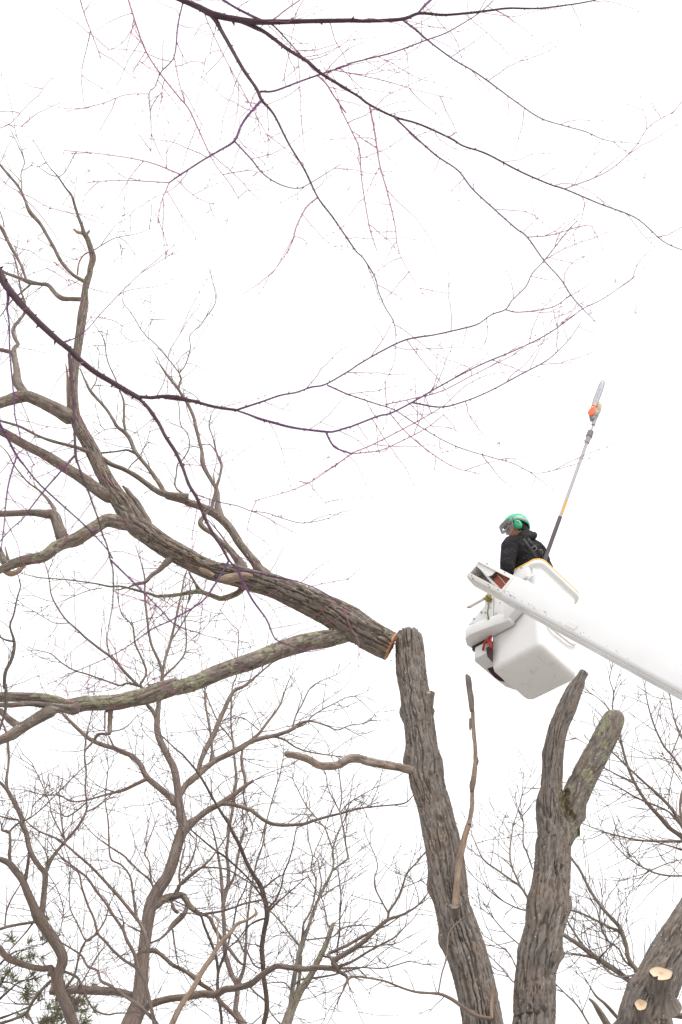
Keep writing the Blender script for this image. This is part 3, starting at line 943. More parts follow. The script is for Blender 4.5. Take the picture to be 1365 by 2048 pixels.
cl.br('A 150,285,10 150,240,9 145,180,8 150,140,9 168,95,8 160,40,6 150,0,5 Z 130,965,4 110,910,4 98,830,4 72,700,3.5 40,580,3 15,515,2', flip=False, name='branch')
cl.br('A 555,1018,32 480,1015,32 430,1015,35 390,990,32 360,950,30 330,920,28 270,915,26 205,905,34 150,880,24 100,860,22 40,840,20 -15,805,18', name='branch', flip=False)
cl.br('A 180,885,18 150,800,18 115,730,20 85,680,24 50,610,22 25,550,24 -15,500,20', name='branch', flip=False)
cl.br('A 130,880,12 115,790,12 95,725,9', flip=False, name='branch')
cl.br('A 30,525,10 20,470,7 0,410,5', flip=False)
cl.br('A 205,920,16 150,970,14 80,1030,12 10,1125,8', flip=False, name='branch')
cl.br('A 560,578,22 530,562,20 505,540,16', flip=False, name='branch', bark='dead', twigs=False)
cl.br('A 590,580,20 612,552,15', flip=False, name='branch', twigs=False)
cl.br('A 388,180,7 345,170,6 300,140,5 235,90,2.5', flip=False)
cl.br('A 530,850,12 540,770,12 580,710,12 640,685,10 720,635,8 795,598,7 920,575,5 1020,540,4 1100,485,2.5', name='branch', flip=False)
cl.br('A 798,598,4 835,470,3 850,350,2', flip=False)
cl.br('A 800,605,3 838,690,4 790,750,3', flip=False)
cl.br('J 790,510,80 745,472,72 720,430,65 670,370,56 610,290,58 560,210,55 500,140,58 440,90,60 340,42,50 270,20,50 230,0,50 I 120,1165,48 B 1280,1010,60 1220,998,48 1130,985,44 1060,955,40 1000,910,36 930,860,34 850,815,32 760,780,32 700,740,32 620,700,30 540,670,26 450,645,22 350,620,20 250,580,18 130,520,18 -15,478,16',
      name='limb', flip=False, lich=0.35, Y1=9.2)
cl.br('I 475,1290,56 465,1200,32 460,1130,28 420,1060,26 375,980,30 360,930,34 355,860,24 335,780,22 315,700,24 300,630,22 260,540,22 215,470,20 190,430,22 140,370,18 110,330,16 75,278,12', name='branch', flip=False)
cl.br('I 456,1110,20 475,1050,19 490,970,18 480,930,18 455,870,14 430,770,10 405,690,10 416,632,7', name='branch', flip=False)
cl.br('I 460,880,10 415,820,8 360,815,5', flip=False)
cl.br('J 625,445,72 580,382,52 540,332,44 480,282,40 430,232,32 370,192,34 345,150,34 390,85,16 I 420,1260,18 435,1200,22 450,1130,20', name='branch', flip=False, lich=0.3)
cl.br('J 662,455,16 600,380,14 530,300,12 470,220,10 420,160,7 390,130,5', flip=False, name='branch')
cl.br('I 195,432,15 215,370,14 200,328,11', flip=False, name='branch')
cl.br('I 200,328,9 150,260,8 100,200,7 50,140,7 0,95,7 A 1020,1290,7 960,1220,6 930,1165,6 880,1090,5 840,1035,5 850,940,3', flip=False)
cl.br('A 1020,1285,4 1015,1240,4 1030,1170,3.5 1028,1000,3', flip=False)
cl.br('A 1015,1295,3.5 810,1325,2.5', flip=False)
cl.br('A 930,1165,3.5 850,1190,3 720,1235,2', flip=False)
cl.br('I 203,326,9 240,280,8 265,210,8 278,150,7 270,80,6 300,40,5 345,0,4 S 440,185,4.5 480,130,4 490,85,3 482,50,2', flip=False)
cl.br('I 225,1150,16 185,1120,12 170,1080,12 180,1030,12 190,950,10 220,925,10 265,850,9 270,790,9 250,730,8 210,680,8 200,560,7 185,500,5 175,430,4', flip=False, name='branch')
cl.br('B 1125,975,46 1100,930,34 1060,870,30 1000,790,28 930,700,28 890,610,28 850,560,28 800,520,22 740,420,20 680,350,20 620,280,22 590,220,14 560,160,10 545,130,6', name='branch', flip=False, lich=0.2)
cl.br('B 850,545,18 848,440,18 845,350,16 820,280,12 790,200,11 745,100,9 725,20,8 A 715,1300,6 660,1210,5 625,1150,3', name='branch', flip=False)
cl.br('B 620,275,10 655,220,8 670,130,6 680,10,4', flip=False)
cl.br('B 925,705,18 860,682,14 800,692,12 700,702,14 640,705,12', name='branch', flip=False)
cl.br('B 865,812,8 940,740,8 985,670,6 1015,590,5 1040,470,3', flip=False)
cl.br('B 830,535,7 740,540,5 680,565,4 620,610,4', flip=False)
cl.br('B 1040,850,9 985,826,4', flip=False)
cl.br('B 1010,1170,50 975,1110,40 935,1040,40 900,1000,36 870,960,28 840,928,14', name='dead_branch', bark='bark_limb', flip=False, twigs=False)
cl.br('C 1150,415,50 1085,480,32 1040,510,30 990,560,26 930,572,20 885,592,10', name='branch', flip=False, lich=0.2)
cl.br('J 870,600,40 830,552,70 760,545,62 700,555,56 660,580,50 635,600,44 590,640,40 490,672,38 420,650,32 340,626,32 260,636,26 150,652,24 50,656,20 0,640,18 C 930,615,18 830,590,14 750,590,14 650,570,11 470,545,9 280,530,8 160,505,5', name='branch', flip=False, lich=0.9, label='pale lichen-covered branch curling under the main limb')
cl.br('J 270,500,14 310,570,18 345,625,26', flip=True, name='branch')
cl.br('J 470,545,30 520,540,60 580,530,62 640,520,56 700,520,30', name='bark_flake', bark='dead', Y0=9.33, Y1=9.33, twigs=False, label='strip of bare orange wood where bark has torn off')
cl.br('J 340,470,20 385,490,36 440,520,30', name='bark_flake', bark='dead', Y0=9.3, Y1=9.28, twigs=False)
cl.br('C 700,600,7 600,620,6 500,660,5 400,700,4 300,730,3', flip=False)
cl.br('C 1290,700,10 1300,600,9', flip=False)
cl.twigs(spacing=34, length=(25, 95), wpx=(1.35, 2.0), lev=2, wmax=9, up=0.03, kids=(1, 2), box=(-50, 250, 560, 1420))
cl.twigs(spacing=60, length=(25, 90), wpx=(1.35, 2.0), lev=2, wmax=60, minw=9, up=0.03, kids=(1, 2), box=(-50, 950, 640, 1420), tips=False)
cl.finish()

# --- tree whose thorny branches hang over the camera (its trunk stands outside the photo on the left)
FB = np.array([-4.3, 2.6, 0.0])
fo = Tree('overhanging_tree', 'dark thorny branches hanging down close overhead, in front of everything', 'tree', 3.0, FB, 'bark_fore', 'twig_red')
mb = MB()
tk = np.linspace(0, 1, 40)[:, None]
tube(mb, FB * (1 - tk) + (FB + np.array([0.4, 0.1, 9.5])) * tk, 0.20 - 0.12 * tk[:, 0], 40, bark=(0.05, 0.012))
mb.build('trunk', M['bark_fore'], fo.root)
S1 = 1.0
def ftr(spec, **kw):
    kw.setdefault('spurs', 1.0)
    kw.setdefault('flip', False)
    kw.setdefault('dYk', 0.12)
    w = parse(spec)[:, 2]
    kw.setdefault('bark', 'bark_fore' if w.max() > 8.5 else 'bark_fore_thin')
    fo.br(spec, **kw)
ftr('P 690,-8,22 780,30,27 830,55,30 920,75,28 1000,85,26 1100,85,22 1200,83,20 1365,80,19 Q 130,82,16 270,75,16 340,52,13 430,58,12 520,52,11 620,40,10 690,32,9 800,33,8 900,22,7 990,8,6 1060,-8,5',
    Y0=2.25, Y1=2.2, ext=[(*atY(150, -150, 2.3), 0.03), (-3.95, 2.65, 8.6, 0.055)], name='branch', label='overhead branch along the top of the photo')
ftr('Q 335,52,14 360,22,12 392,-8,10', name='branch')
ftr('P 825,60,21 860,110,18 900,180,17 950,270,16 1000,345,15 1020,390,14 1070,450,10 1130,565,9 1190,665,9 1240,770,8 1300,850,8 1365,945,7 R 95,106,6.5 120,130,6 165,203,5.5 180,260,5 205,320,5 240,380,4 248,450,3 238,545,2.5 180,655,2', name='branch', Y1=2.7)
ftr('P 1018,357,9 1070,355,8 1170,318,7 1250,290,7 1365,252,6 Q 60,250,6 130,232,6 240,203,6 370,155,5.5 440,130,5 520,85,4.5 580,45,4 630,0,3', name='branch')
ftr('P 1020,390,11 965,455,10 940,495,10 915,550,10 860,585,8 790,625,7 705,680,7 660,712,6', name='branch')
ftr('P 705,680,5 580,632,4 420,603,3 250,587,2.5')
ftr('P 660,712,4 470,703,3 340,712,2.5')
ftr('P 660,712,4 630,790,3 615,870,2.5')
ftr('P 915,550,6 980,620,6 1030,680,5 1095,720,5 1160,735,4 1210,715,3.5 1330,640,2.5', name='branch')
ftr('P 1240,770,6 1195,810,5 1155,890,5 1145,935,4 1110,1000,3 1060,1070,2.5')
ftr('P 690,700,3 760,765,2.5 840,800,2')
ftr('P 935,85,19 1040,130,17 1120,190,16 1200,240,16 1250,285,15 1365,355,13 Q 30,335,12 100,375,11 145,408,11 240,455,10 340,485,9 460,540,9 510,570,8 600,600,8 730,668,8 850,720,7 905,737,7 1045,795,6 1185,850,5 1290,940,4.5 1375,980,4', name='branch', Y1=2.6)
ftr('Q 240,455,8 330,540,7 410,610,7 490,665,6 545,735,6 620,805,6 715,890,6 760,925,6 R 825,138,5 890,210,5 930,272,5 975,325,4 1030,380,2.5', name='branch')
ftr('Q 145,410,6 165,510,6 185,640,5 215,750,5 245,880,4 255,960,3 290,1045,2.5 R 370,290,2')
ftr('P 1250,295,6 1300,370,5.5 1350,440,5 Q 30,415,5 75,510,5 105,580,5 115,700,4 135,830,4 150,905,4 175,980,2.5')
ftr('Q 280,80,8 370,155,7 470,230,6 570,290,6 720,400,5 810,460,5 900,490,4 990,515,4 1070,548,3 1200,560,2', name='branch')
ftr('Q 905,737,4 1030,690,3.5 1100,650,3 1180,575,3 1240,490,2.5 1340,433,2')
ftr('Q 760,925,4 850,917,3.5 970,882,3 1020,882,2')
ftr('P 865,-5,9 920,30,9 1000,70,10 1060,95,7 1110,145,6 1180,220,5 1240,270,5', name='branch', Y0=2.3)
ftr('P 1060,82,5 1110,42,5 1178,-5,4')
ftr('P 712,18,6 695,95,6 680,220,5 630,280,5 605,340,4 583,365,4 590,480,3 590,600,2', name='branch')
ftr('P 583,366,3 490,370,2.5 395,405,2.5 260,435,2')
ftr('P 500,-5,5 530,90,5 570,200,5 625,285,5 700,380,5 740,430,5 800,560,4 840,640,3 900,720,3 935,780,2.5', Y0=2.4)
ftr('P 312,-5,4 335,70,3.5 370,160,3 395,230,3', Y0=2.4)
ftr('P 530,90,3 480,165,2.5 420,200,2')
ftr('P 570,200,3 525,270,3 520,290,2')
ftr('P 680,220,3 695,300,3 720,400,2.5')
ftr('P 800,60,3 870,210,3 940,340,3 1000,450,2.5 1060,560,2')
ftr('P 1160,195,3 1170,310,2.5 1175,460,2')
ftr('Q 0,272,4 100,292,3 215,318,3 330,352,2 480,388,2')
ftr('Z 0,875,5 60,850,5 105,810,4 200,705,4 270,645,4 315,575,3 370,525,3', Y0=3.0)
ftr('Z 60,852,4 110,858,3 180,858,3 210,780,2')
ftr('Z 0,1215,4 60,1268,4 165,1325,4 240,1362,4 A 350,405,3', Y0=3.1)
ftr('A 0,595,4 130,670,4 210,690,4 290,745,3 420,795,3 500,950,3', Y0=3.1)
ftr('A 180,860,3 370,790,3 550,730,3 650,680,2', Y0=3.1)
# the big left one
ftr('A -10,820,60 40,920,56 110,1010,55 200,1110,50 300,1210,48 400,1300,45 480,1365,43 B 550,70,42 650,150,41 750,210,40 850,270,40 960,333,40', Y0=3.2, Y1=3.25,
    ext=[(-2.4, 3.05, 6.9, 0.04), (-4.0, 2.7, 7.0, 0.06)], name='branch', label='thickest overhanging branch, from the left edge')
ftr('B 960,333,38 1030,420,30 1090,510,28 1130,590,28 1200,700,28 1250,810,26 1290,920,26 1350,1020,26 J 380,130,25 440,240,24 490,320,24 540,415,22', name='branch', Y1=3.4)
ftr('B 960,333,36 1100,318,28 1200,320,28 1300,345,27 1365,355,27 I 100,492,28 200,497,27 300,520,26 450,560,24 600,582,24', name='branch', Y1=3.3)
ftr('I 600,578,18 760,525,14 890,480,13 1000,460,12 1100,425,12 1200,405,12 1365,310,11 R 100,545,6.5 190,493,6.5 290,447,6.5 400,428,6 510,403,6 570,385,5.5 620,350,5 675,330,5 700,295,4.5 755,240,4.5 780,190,4 830,135,4 920,20,3.5 960,-20,3', name='branch')
ftr('I 600,582,24 750,640,22 850,668,21 950,695,20 1050,712,18 1210,730,18 1270,725,16 1365,695,15 R 65,790,8.5 180,745,8.5 225,735,8 310,692,8 400,640,6.5 500,585,6.5 590,540,6 720,485,5.5 840,425,5 920,370,4.5 980,325,4 1060,285,3.5 1180,200,2.5', name='branch')
ftr('R 675,330,4.5 730,340,4 860,320,3.5 930,272,3')
ftr('R 310,692,6.5 420,710,5.5 510,690,5 610,650,4.5 740,580,4.5 840,525,4 920,450,3 970,380,2.5', name='branch')
ftr('I 1210,410,10 1365,480,9 R 60,660,5 155,692,5 240,720,4 320,772,4 430,838,3.5 530,880,3.5 700,928,3 800,968,2.5 960,930,2', name='branch')
ftr('R 225,735,4 280,800,3.5 360,870,3.5 470,942,3 575,970,2.5')
ftr('R 205,700,3.5 300,680,3.5 420,650,3.5 550,585,3 720,500,2.5')
ftr('I 1205,735,15 1230,790,14 1270,840,13 1365,875,12 R 75,892,6', name='branch')
ftr('R 75,890,4 160,855,4 320,772,3.5 420,715,3')
ftr('R 75,893,4 180,880,3.5 255,850,3.5 370,790,3 440,735,2.5')
ftr('R 75,893,4.5 0,945,4 I 1290,945,7 1190,1010,6 1090,1075,6 960,1130,5 840,1165,4.5 710,1200,4')
ftr('I 1090,1080,4 1140,1150,3.5 1210,1225,3')
ftr('J 540,415,20 600,475,18 640,570,17 700,680,16 750,750,15 800,820,13 845,930,12 880,965,11 980,1000,9 1060,1035,8 1200,1020,5', name='branch')
ftr('J 600,475,15 720,495,12 850,525,11 960,545,10 1100,590,9 1200,640,8 1300,715,6 1365,760,4', name='branch')
ftr('J 1100,588,5 1190,570,4 1290,550,4 1365,540,3.5')
ftr('J 535,420,16 490,500,14 440,580,14 370,680,13 280,745,12 190,795,12 140,825,11 60,860,10 0,890,10 C 950,945,9 830,1025,8 680,1100,7 500,1180,6 400,1260,5 370,1310,4', name='branch')
ftr('B 478,30,32 490,200,26 505,350,24 510,500,22 518,715,22 540,790,17 570,880,16 610,980,16 640,1070,15 680,1180,14 700,1260,14 730,1330,13 C 755,410,13 775,500,11 770,690,10 750,830,9 740,900,8 730,960,8 750,1060,7 780,1140,6 790,1250,5', name='branch')
ftr('C 760,412,14 850,500,12 940,590,11 1010,660,10 1100,750,9 1160,820,9 1200,850,8 1300,890,7 1365,905,6 J 330,905,6 400,930,5.5 560,965,5 680,975,4', name='branch')
ftr('B 515,717,14 450,790,12 380,870,12 310,950,11 210,1080,10 150,1160,9 80,1220,8 -10,1320,7', name='branch')
ftr('B -15,460,24 60,590,22 120,710,20 180,790,15 260,890,14 380,1010,13 480,1110,12 580,1210,12 C 720,340,11 760,402,12', name='branch', Y0=3.15, Y1=3.3, ext=[(-2.2, 3.0, 6.2, 0.03), (-4.1, 2.7, 6.4, 0.045)])
ftr('B 120,713,14 85,820,12 55,940,11 40,1070,10 30,1200,9 15,1320,8 8,1375,7', name='branch')
ftr('A 50,960,20 50,1080,14 65,1200,12 65,1330,11 B 80,150,11 95,300,10 105,450,10 130,540,9 150,620,8 190,700,7 240,790,6', name='branch')
ftr('A 445,1308,15 520,1280,7 600,1220,6 700,1105,6 850,950,5 980,825,4.5 1080,745,4 1200,640,3', name='branch')
ftr('I 310,1155,7 410,1190,6 480,1210,6 600,1235,5.5 690,1268,5.5 800,1283,5 910,1320,5 1020,1350,5 1110,1345,4.5 1215,1320,4 1300,1280,3.5 1365,1265,3', name='branch')
# loose seed-stalk tufts among the twigs
tuft = [(205, 415), (150, 497), (78, 500), (285, 1290), (380, 1015), (760, 235), (1230, 565), (880, 690), (1290, 355), (700, 375), (835, 700), (455, 442), (148, 367), (1270, 625), (655, 915), (55, 485), (110, 1290), (395, 1298), (170, 1590), (205, 1945), (180, 340), (1000, 885)]
allP = np.vstack([l[0] for l in fo.lines])
for x, y in tuft:
    p = atY(x, y, 2.6 + 0.25 * (y / 700))
    for k in range(3):
        dv = fo.rng.normal(size=3); dv /= np.linalg.norm(dv)
        fo.grow(p, dv, 0.035, 0.0016, 0, 0.0, seg=0.012)
    q = allP[np.linalg.norm(allP - p, axis=1).argmin()]      # hangs by a hair-thin stalk from the nearest twig
    stick(fo.tw, p, q, 0.0004, 0.0004, 3, cap=False)
fo.buds = 0.0019
fo.twigs(spacing=74, length=(90, 260), wpx=(1.8, 2.3), lev=1, wmax=12, up=-0.02, kids=(0, 1), tips=False)
fo.finish()

# --- trees farther back
def bg(name, label, Y, px, bark='bark_far', twig='twig_far', group='bare trees behind the topped tree'):
    return Tree(name, label, 'tree', Y, under(px, Y), bark, twig, group)
def toground(px, Y, r, py=2200):
    p = atY(px, py, Y)
    g = under(px, Y)
    return [(*p, r), (g[0], Y, 0, r * 1.35)]

t1 = bg('bare_tree', 'bare tree with a crooked trunk and rising limbs, left of centre behind the cut limb', 14.5, 262)
t1.br('E 890,1385,132 950,1230,110 960,1130,98 970,1000,90 985,850,84 1005,700,84 1030,560,88 1080,450,86 1140,360,76 1180,260,76 1220,120,74 1255,20,74 '
      'D 1240,970,66 1225,880,56 1215,780,50 1190,640,50 1150,560,46 1100,460,46 1075,380,42 1075,300,38 1085,200,32 1090,140,30 C 1110,1200,24 1090,1110,20 1040,1000,18 1020,920,17 1005,800,15 990,650,14 990,540,12 965,430,8 930,320,5',
      name='trunk', Y0=14.5, Y1=14.8, flip=False, lich=0.15, fine=(0.045, 0.012), ext=toground(240, 14.5, 0.14))
t1.br('D 1078,300,38 1050,260,30 1040,240,28 1000,190,26 C 962,1262,22 950,1268,22 860,1180,20 780,1090,20 690,1020,18 600,950,16 520,880,14 440,800,12 380,710,11 350,640,10 340,560,9 320,470,7 305,420,5', name='branch', flip=False)
t1.br('C 1112,1195,22 1130,1080,20 1165,970,20 1190,870,18 1220,730,16 1240,640,14 1260,530,12 1272,495,9', name='branch', flip=False)
t1.br('C 1115,1210,16 1200,1130,14 1260,1050,12 1275,960,12 1265,820,10 1275,730,8 1310,640,6', name='branch', flip=False)
t1.br('C 1165,965,12 1230,870,11 1290,770,9 1365,690,6', flip=False)
t1.br('C 955,1265,18 1000,1180,16 970,1080,14 925,980,14 905,860,12 840,790,9 815,720,6', name='branch', flip=False)
t1.br('C 945,1268,18 870,1250,16 820,1265,14 740,1240,13 600,1190,12 510,1165,11 420,1110,9 350,1050,8 280,1030,5', name='branch', flip=False)
t1.br('C 470,840,7 380,840,6 300,800,5 200,740,4 120,710,3', flip=False)
t1.br('C 905,840,6 1000,810,5 1080,800,5 1120,770,4', flip=False)
t1.br('D 1195,870,56 1150,822,45 1060,747,40 1000,692,40 960,612,38 900,552,36 850,530,36 780,500,32 700,476,30 620,440,28 560,392,26 490,326,24 430,265,18', name='branch', flip=False, lich=0.15)
t1.br('D 990,715,28 920,750,25 850,785,22 780,803,19 700,825,15 590,856,13 480,860,11 410,820,10 300,820,8 200,790,6', name='branch', flip=False)
t1.br('D 790,800,12 720,780,9', flip=False)
t1.br('G 25,800,44 110,720,45 180,660,42 270,590,38 350,550,38 450,500,38 520,455,34 600,430,32 700,410,28 790,375,26 850,335,24 900,317,18 950,320,12 1040,345,10 1110,375,9 1200,345,8 1315,325,7 1375,255,4', name='branch', flip=False, lich=0.25)
t1.br('G 165,668,38 165,640,34 180,580,32 215,500,36 265,410,34 300,320,32 340,230,30 380,150,28 410,105,25 480,70,21 560,0,16 J 690,1230,15 830,1115,10', name='branch', flip=False)
t1.br('G 505,465,22 580,390,20 640,310,18 700,235,14 735,160,11 770,60,7 800,0,5', name='branch', flip=False)
t1.br('G 800,368,13 830,270,11 870,200,10 925,90,9 1000,40,7 1100,0,5', name='branch', flip=False)
t1.br('G 825,360,15 890,335,11 940,280,10 1010,235,9 1080,200,8 1190,148,5 1300,148,3', name='branch', flip=False)
t1.br('G 680,425,15 760,450,14 830,495,12 920,525,11 1040,545,9 1110,555,7', name='branch', flip=False)
t1.br('G 258,598,24 255,510,20 245,400,18 225,290,16 210,190,14 205,110,12', name='branch', flip=False)
t1.br('G 60,1060,56 150,982,44 220,927,42 300,885,38 370,840,38 440,790,30 490,750,26 537,722,18', name='branch', flip=False)
t1.br('G 320,878,28 400,885,25 470,905,26 530,930,26 580,970,26 640,1005,26 700,1020,26 780,1025,24 880,1018,22 960,990,20 1050,965,18 1130,945,16 1200,925,14 1300,905,12 1365,898,11 O 808,1607,3 827,1591,2', name='branch', flip=False)
t1.br('G 575,375,9 520,330,7 460,290,6 400,300,4', flip=False)
t1.br('G 470,490,16 455,560,20 465,640,24 480,720,22 470,820,14', name='branch', flip=False)
t1.br('E 1070,550,60 1120,512,52 1200,490,48 1250,490,46 1290,550,40 1340,600,32 H 140,592,32 180,618,26 230,610,18 320,595,16 400,570,14 470,545,14 560,525,12 600,515,10', name='branch', flip=False, lich=0.5)
t1.br('E 1285,565,40 1230,640,40 1180,690,36 1150,730,20 1100,780,16 1030,810,14', name='branch', flip=False)
t1.br('E 1180,720,14 1190,800,12 1205,900,11 1218,962,8', flip=False, name='branch')
t1.br('E 1175,535,16 1190,580,26 1215,605,22', flip=False, name='branch')
t1.br('E 1205,490,22 1240,400,18 1310,340,20 1365,300,20 H 20,430,18 60,390,18 130,330,18 190,290,18 260,220,12 350,90,8', name='branch', flip=False)
t1.br('H 190,297,13 300,300,13 380,320,12 460,370,12 560,432,10', name='branch', flip=False)
t1.br('E 1230,420,16 1225,330,16 1250,200,14 1265,150,10 1255,60,6', name='branch', flip=False)
t1.br('E 1242,350,12 1300,270,14 1330,190,12 1345,110,8', name='branch', flip=False)
t1.br('H 210,622,28 240,640,26 270,710,24 310,770,26 370,850,24 430,930,20 465,958,16', name='branch', flip=False)
t1.br('E 960,1290,70 985,1258,58 1050,1225,50 1150,1195,46 1280,1180,46 1365,1165,46 H 100,1175,50 190,1160,48 280,1165,45 340,1130,46 420,1120,42 520,1090,42 570,1050,40 640,1000,40 700,970,38 780,980,36 880,990,36 980,980,36 1060,985,36 1110,985,34 K 60,940,40 130,890,36 200,850,34 280,790,30 350,720,28 430,655,24 500,630,18 570,600,14 640,550,12 700,478,9',
      name='limb', flip=False, lich=0.15, Y1=13.2, label='long limb reaching right across the lower photo')
t1.br('E 930,1180,60 880,1165,54 800,1145,56 720,1140,58 620,1135,60 520,1130,58 430,1140,58 345,1140,50', name='limb', flip=False, lich=0.25)
t1.br('K 20,890,24 80,860,22 150,830,21 250,770,21 350,722,20', name='branch', flip=False)
t1.br('K 70,980,20 200,930,18 280,880,16 350,840,15 410,810,14 480,770,12 547,703,9', name='branch', flip=False)
t1.br('K 220,852,11 330,835,10 470,820,8', name='branch', flip=False)
t1.br('K 432,655,20 435,600,20 490,520,16 530,430,15 560,340,14 630,260,12 692,188,10', name='branch', flip=False)
t1.br('K 435,610,15 390,530,12 345,440,11 340,370,9 360,290,8 340,210,7 290,100,5 270,50,3', name='branch', flip=False)
t1.br('K 530,435,7 620,400,6 705,362,5', flip=False)
t1.br('K 640,550,7 635,480,6 600,390,5 560,340,4', flip=False)
t1.br('H 1110,985,26 1180,1055,20 1145,1148,9', name='branch', flip=False)
t1.br('K 80,990,16 250,980,11 400,985,10 500,960,9 580,940,8 680,960,5', name='branch', flip=False)
t1.br('E 1005,830,32 1100,890,28 1180,960,28 1260,1000,28 1330,1050,28 1365,1070,28 H 100,1020,28 160,1080,28 250,1140,30 310,1210,30 370,1270,28 430,1340,22', name='branch', flip=False)
t1.br('E 1105,470,18 1050,430,15 1030,370,13 1020,260,12 990,200,11 1030,80,8 1058,0,6', name='branch', flip=False)
t1.br('E 1085,440,16 960,330,14 900,270,14 840,210,13 770,170,11 650,80,8 D 560,1000,5', name='branch', flip=False)
t1.twigs(spacing=17, length=(40, 150), wpx=(1.4, 2.1), lev=2, wmax=26, up=0.06, kids=(1, 3))
t1.finish()

t2 = bg('bare_tree', 'dark slim tree bending left as it rises, between the dead pole and lichen trunk', 15.5, 528, 'bark_dark')
t2.br('H 605,1385,33 625,1280,34 625,1180,34 610,1060,31 600,940,33 598,820,34 610,720,33 630,620,36 610,510,34 580,420,32 530,340,28 490,260,26 450,160,26 400,60,24 370,0,20 G 310,930,18 265,850,18 220,760,16 150,660,15 100,600,13 50,540,12 0,500,10 D 1110,420,8', name='trunk', flip=False, fine=(0.03, 0.004), ext=toground(522, 15.5, 0.05))
t2.br('H 640,590,16 690,520,14 730,420,12 745,340,11 790,220,10 830,30,8', name='branch', flip=False)
t2.br('H 632,610,14 720,520,11 850,405,8 900,360,5', name='branch', flip=False)
t2.br('H 612,625,14 500,700,12 430,790,11 360,850,8', name='branch', flip=False)
t2.br('H 600,520,14 480,350,13 350,230,15 250,160,13 110,40,11 G 60,1010,8', name='branch', flip=False)
t2.br('H 590,430,12 740,345,7 830,340,5', flip=False)
t2.br('H 600,840,10 540,820,6 490,830,4', flip=False)
t2.twigs(spacing=18, length=(40, 130), wpx=(1.35, 2.0), lev=2, wmax=22, kids=(1, 3))
t2.finish()

t3 = bg('sapling', 'slender grey-brown tree forking low, just right of the bare tan dead pole', 16.5, 485)
t3.br('H 475,1385,58 430,1310,48 415,1270,38 425,1180,36 425,1100,38 395,1040,34 365,960,34 345,880,30 340,770,28 335,650,28 330,560,28 345,480,30 365,400,26 365,300,24 355,200,22 365,100,20 372,0,18 G 370,1050,20 395,920,22 405,830,22 420,700,20 410,600,18 400,480,15 385,350,12 385,220,11 390,110,9 405,40,8 J 590,1210,9 600,1040,8 605,900,7 560,850,6 480,750,4', name='trunk', flip=False, fine=(0.03, 0.004), ext=toground(500, 16.5, 0.07))
t3.br('H 435,1110,26 470,990,24 485,850,20 490,740,18 500,620,16 515,480,14 550,300,11 600,140,9 620,0,8 G 590,1130,8 625,1000,9 660,870,9 715,690,8 740,560,6', name='branch', flip=False)
t3.br('H 340,560,26 320,400,26 310,300,20 290,180,16 270,80,12 250,20,10 G 250,1030,9', name='branch', flip=False)
t3.br('H 365,470,20 400,370,16 430,240,15 450,130,14 480,30,12 G 500,1070,10 470,1000,8', name='branch', flip=False)
t3.br('G 470,1200,10 530,1040,9 490,920,7 510,850,6', flip=False)
t3.br('G 385,445,16 300,330,12 240,200,10 205,100,8', name='branch', flip=False)
t3.br('H 485,850,14 540,960,12 590,985,10', flip=False, name='branch')
t3.br('H 470,870,14 430,780,12 400,750,8', flip=False, name='branch')
t3.br('H 500,1100,14 560,1160,13 610,1200,12 650,1280,11 720,1365,10', name='branch', flip=False)
t3.twigs(spacing=18, length=(40, 130), wpx=(1.35, 2.0), lev=2, wmax=24, kids=(1, 3))
t3.finish()

t3b = bg('sapling', 'thin dark sapling leaning right, beside the pale dead pole', 15.0, 444, 'bark_dark')
t3b.br('H 320,1385,20 310,1250,20 295,1120,22 300,1010,18 340,880,20 370,790,14 400,690,13 430,560,11 480,450,10 500,370,8 520,250,5', name='trunk', flip=False, ext=toground(445, 15.0, 0.035))
t3b.br('H 297,1010,20 280,900,20 240,790,18 200,690,18 180,630,16 120,580,12 0,525,8', name='branch', flip=False)
t3b.twigs(spacing=22, length=(40, 110), wpx=(1.35, 2.0), lev=2, wmax=20, kids=(1, 2))
t3b.finish()

dp = Tree('dead_tree', 'bare tan dead pole leaning right, its tip broken', 'dead tree', 13.5, under(315, 13.5), 'dead', 'twig_far')
dp.br('H -25,1375,40 0,1330,40 60,1210,38 130,1110,36 190,1010,36 250,920,32 310,820,30 370,750,28 420,682,24 480,660,19 530,632,18 557,605,20 540,570,5', name='trunk', flip=False, fine=(0.025, 0.003), ext=toground(290, 13.5, 0.05))
dp.br('H 285,835,14 290,720,13 300,650,12 250,625,8', name='branch', flip=False)
dp.finish()

t5 = bg('lichen_tree', 'pale lichen-covered forked tree with a broken prong, at the bottom centre', 14.0, 575, 'bark_far_grey')
t5.br('H 755,1385,72 790,1280,64 820,1210,60 860,1130,54 900,1080,46 940,1010,42 980,930,38 1020,850,36 1050,770,34 1075,695,30 1087,678,20', name='trunk', flip=False, lich=0.8, fine=(0.03, 0.006), ext=toground(560, 14.0, 0.08))
t5.br('H 800,1235,44 803,1130,34 820,1020,32 840,920,34 860,830,34 890,760,28 920,680,21 950,590,20 980,510,20 1020,430,20 1060,350,18 1085,270,16 1080,170,14 1110,80,10 1145,0,8', name='branch', flip=False, lich=0.55)
t5.br('H 885,770,26 884,735,22', name='branch_stub', flip=False, bark='bark_dark', twigs=False)
t5.br('H 862,800,18 880,680,16 930,590,14 960,450,12 960,370,11 930,300,10 940,220,9 910,100,8 905,0,6 G 900,900,5', name='branch', flip=False)
t5.br('H 1085,310,15 1150,260,14 1180,230,14 1165,130,12 1150,20,12 G 1160,1100,12 1130,950,11 1110,900,10 1050,780,9 1030,670,8 1000,630,6', name='branch', flip=False)
t5.br('H 1080,180,12 1030,40,10 G 1030,1050,10 970,980,9 890,880,8 830,760,7 800,700,5', name='branch', flip=False)
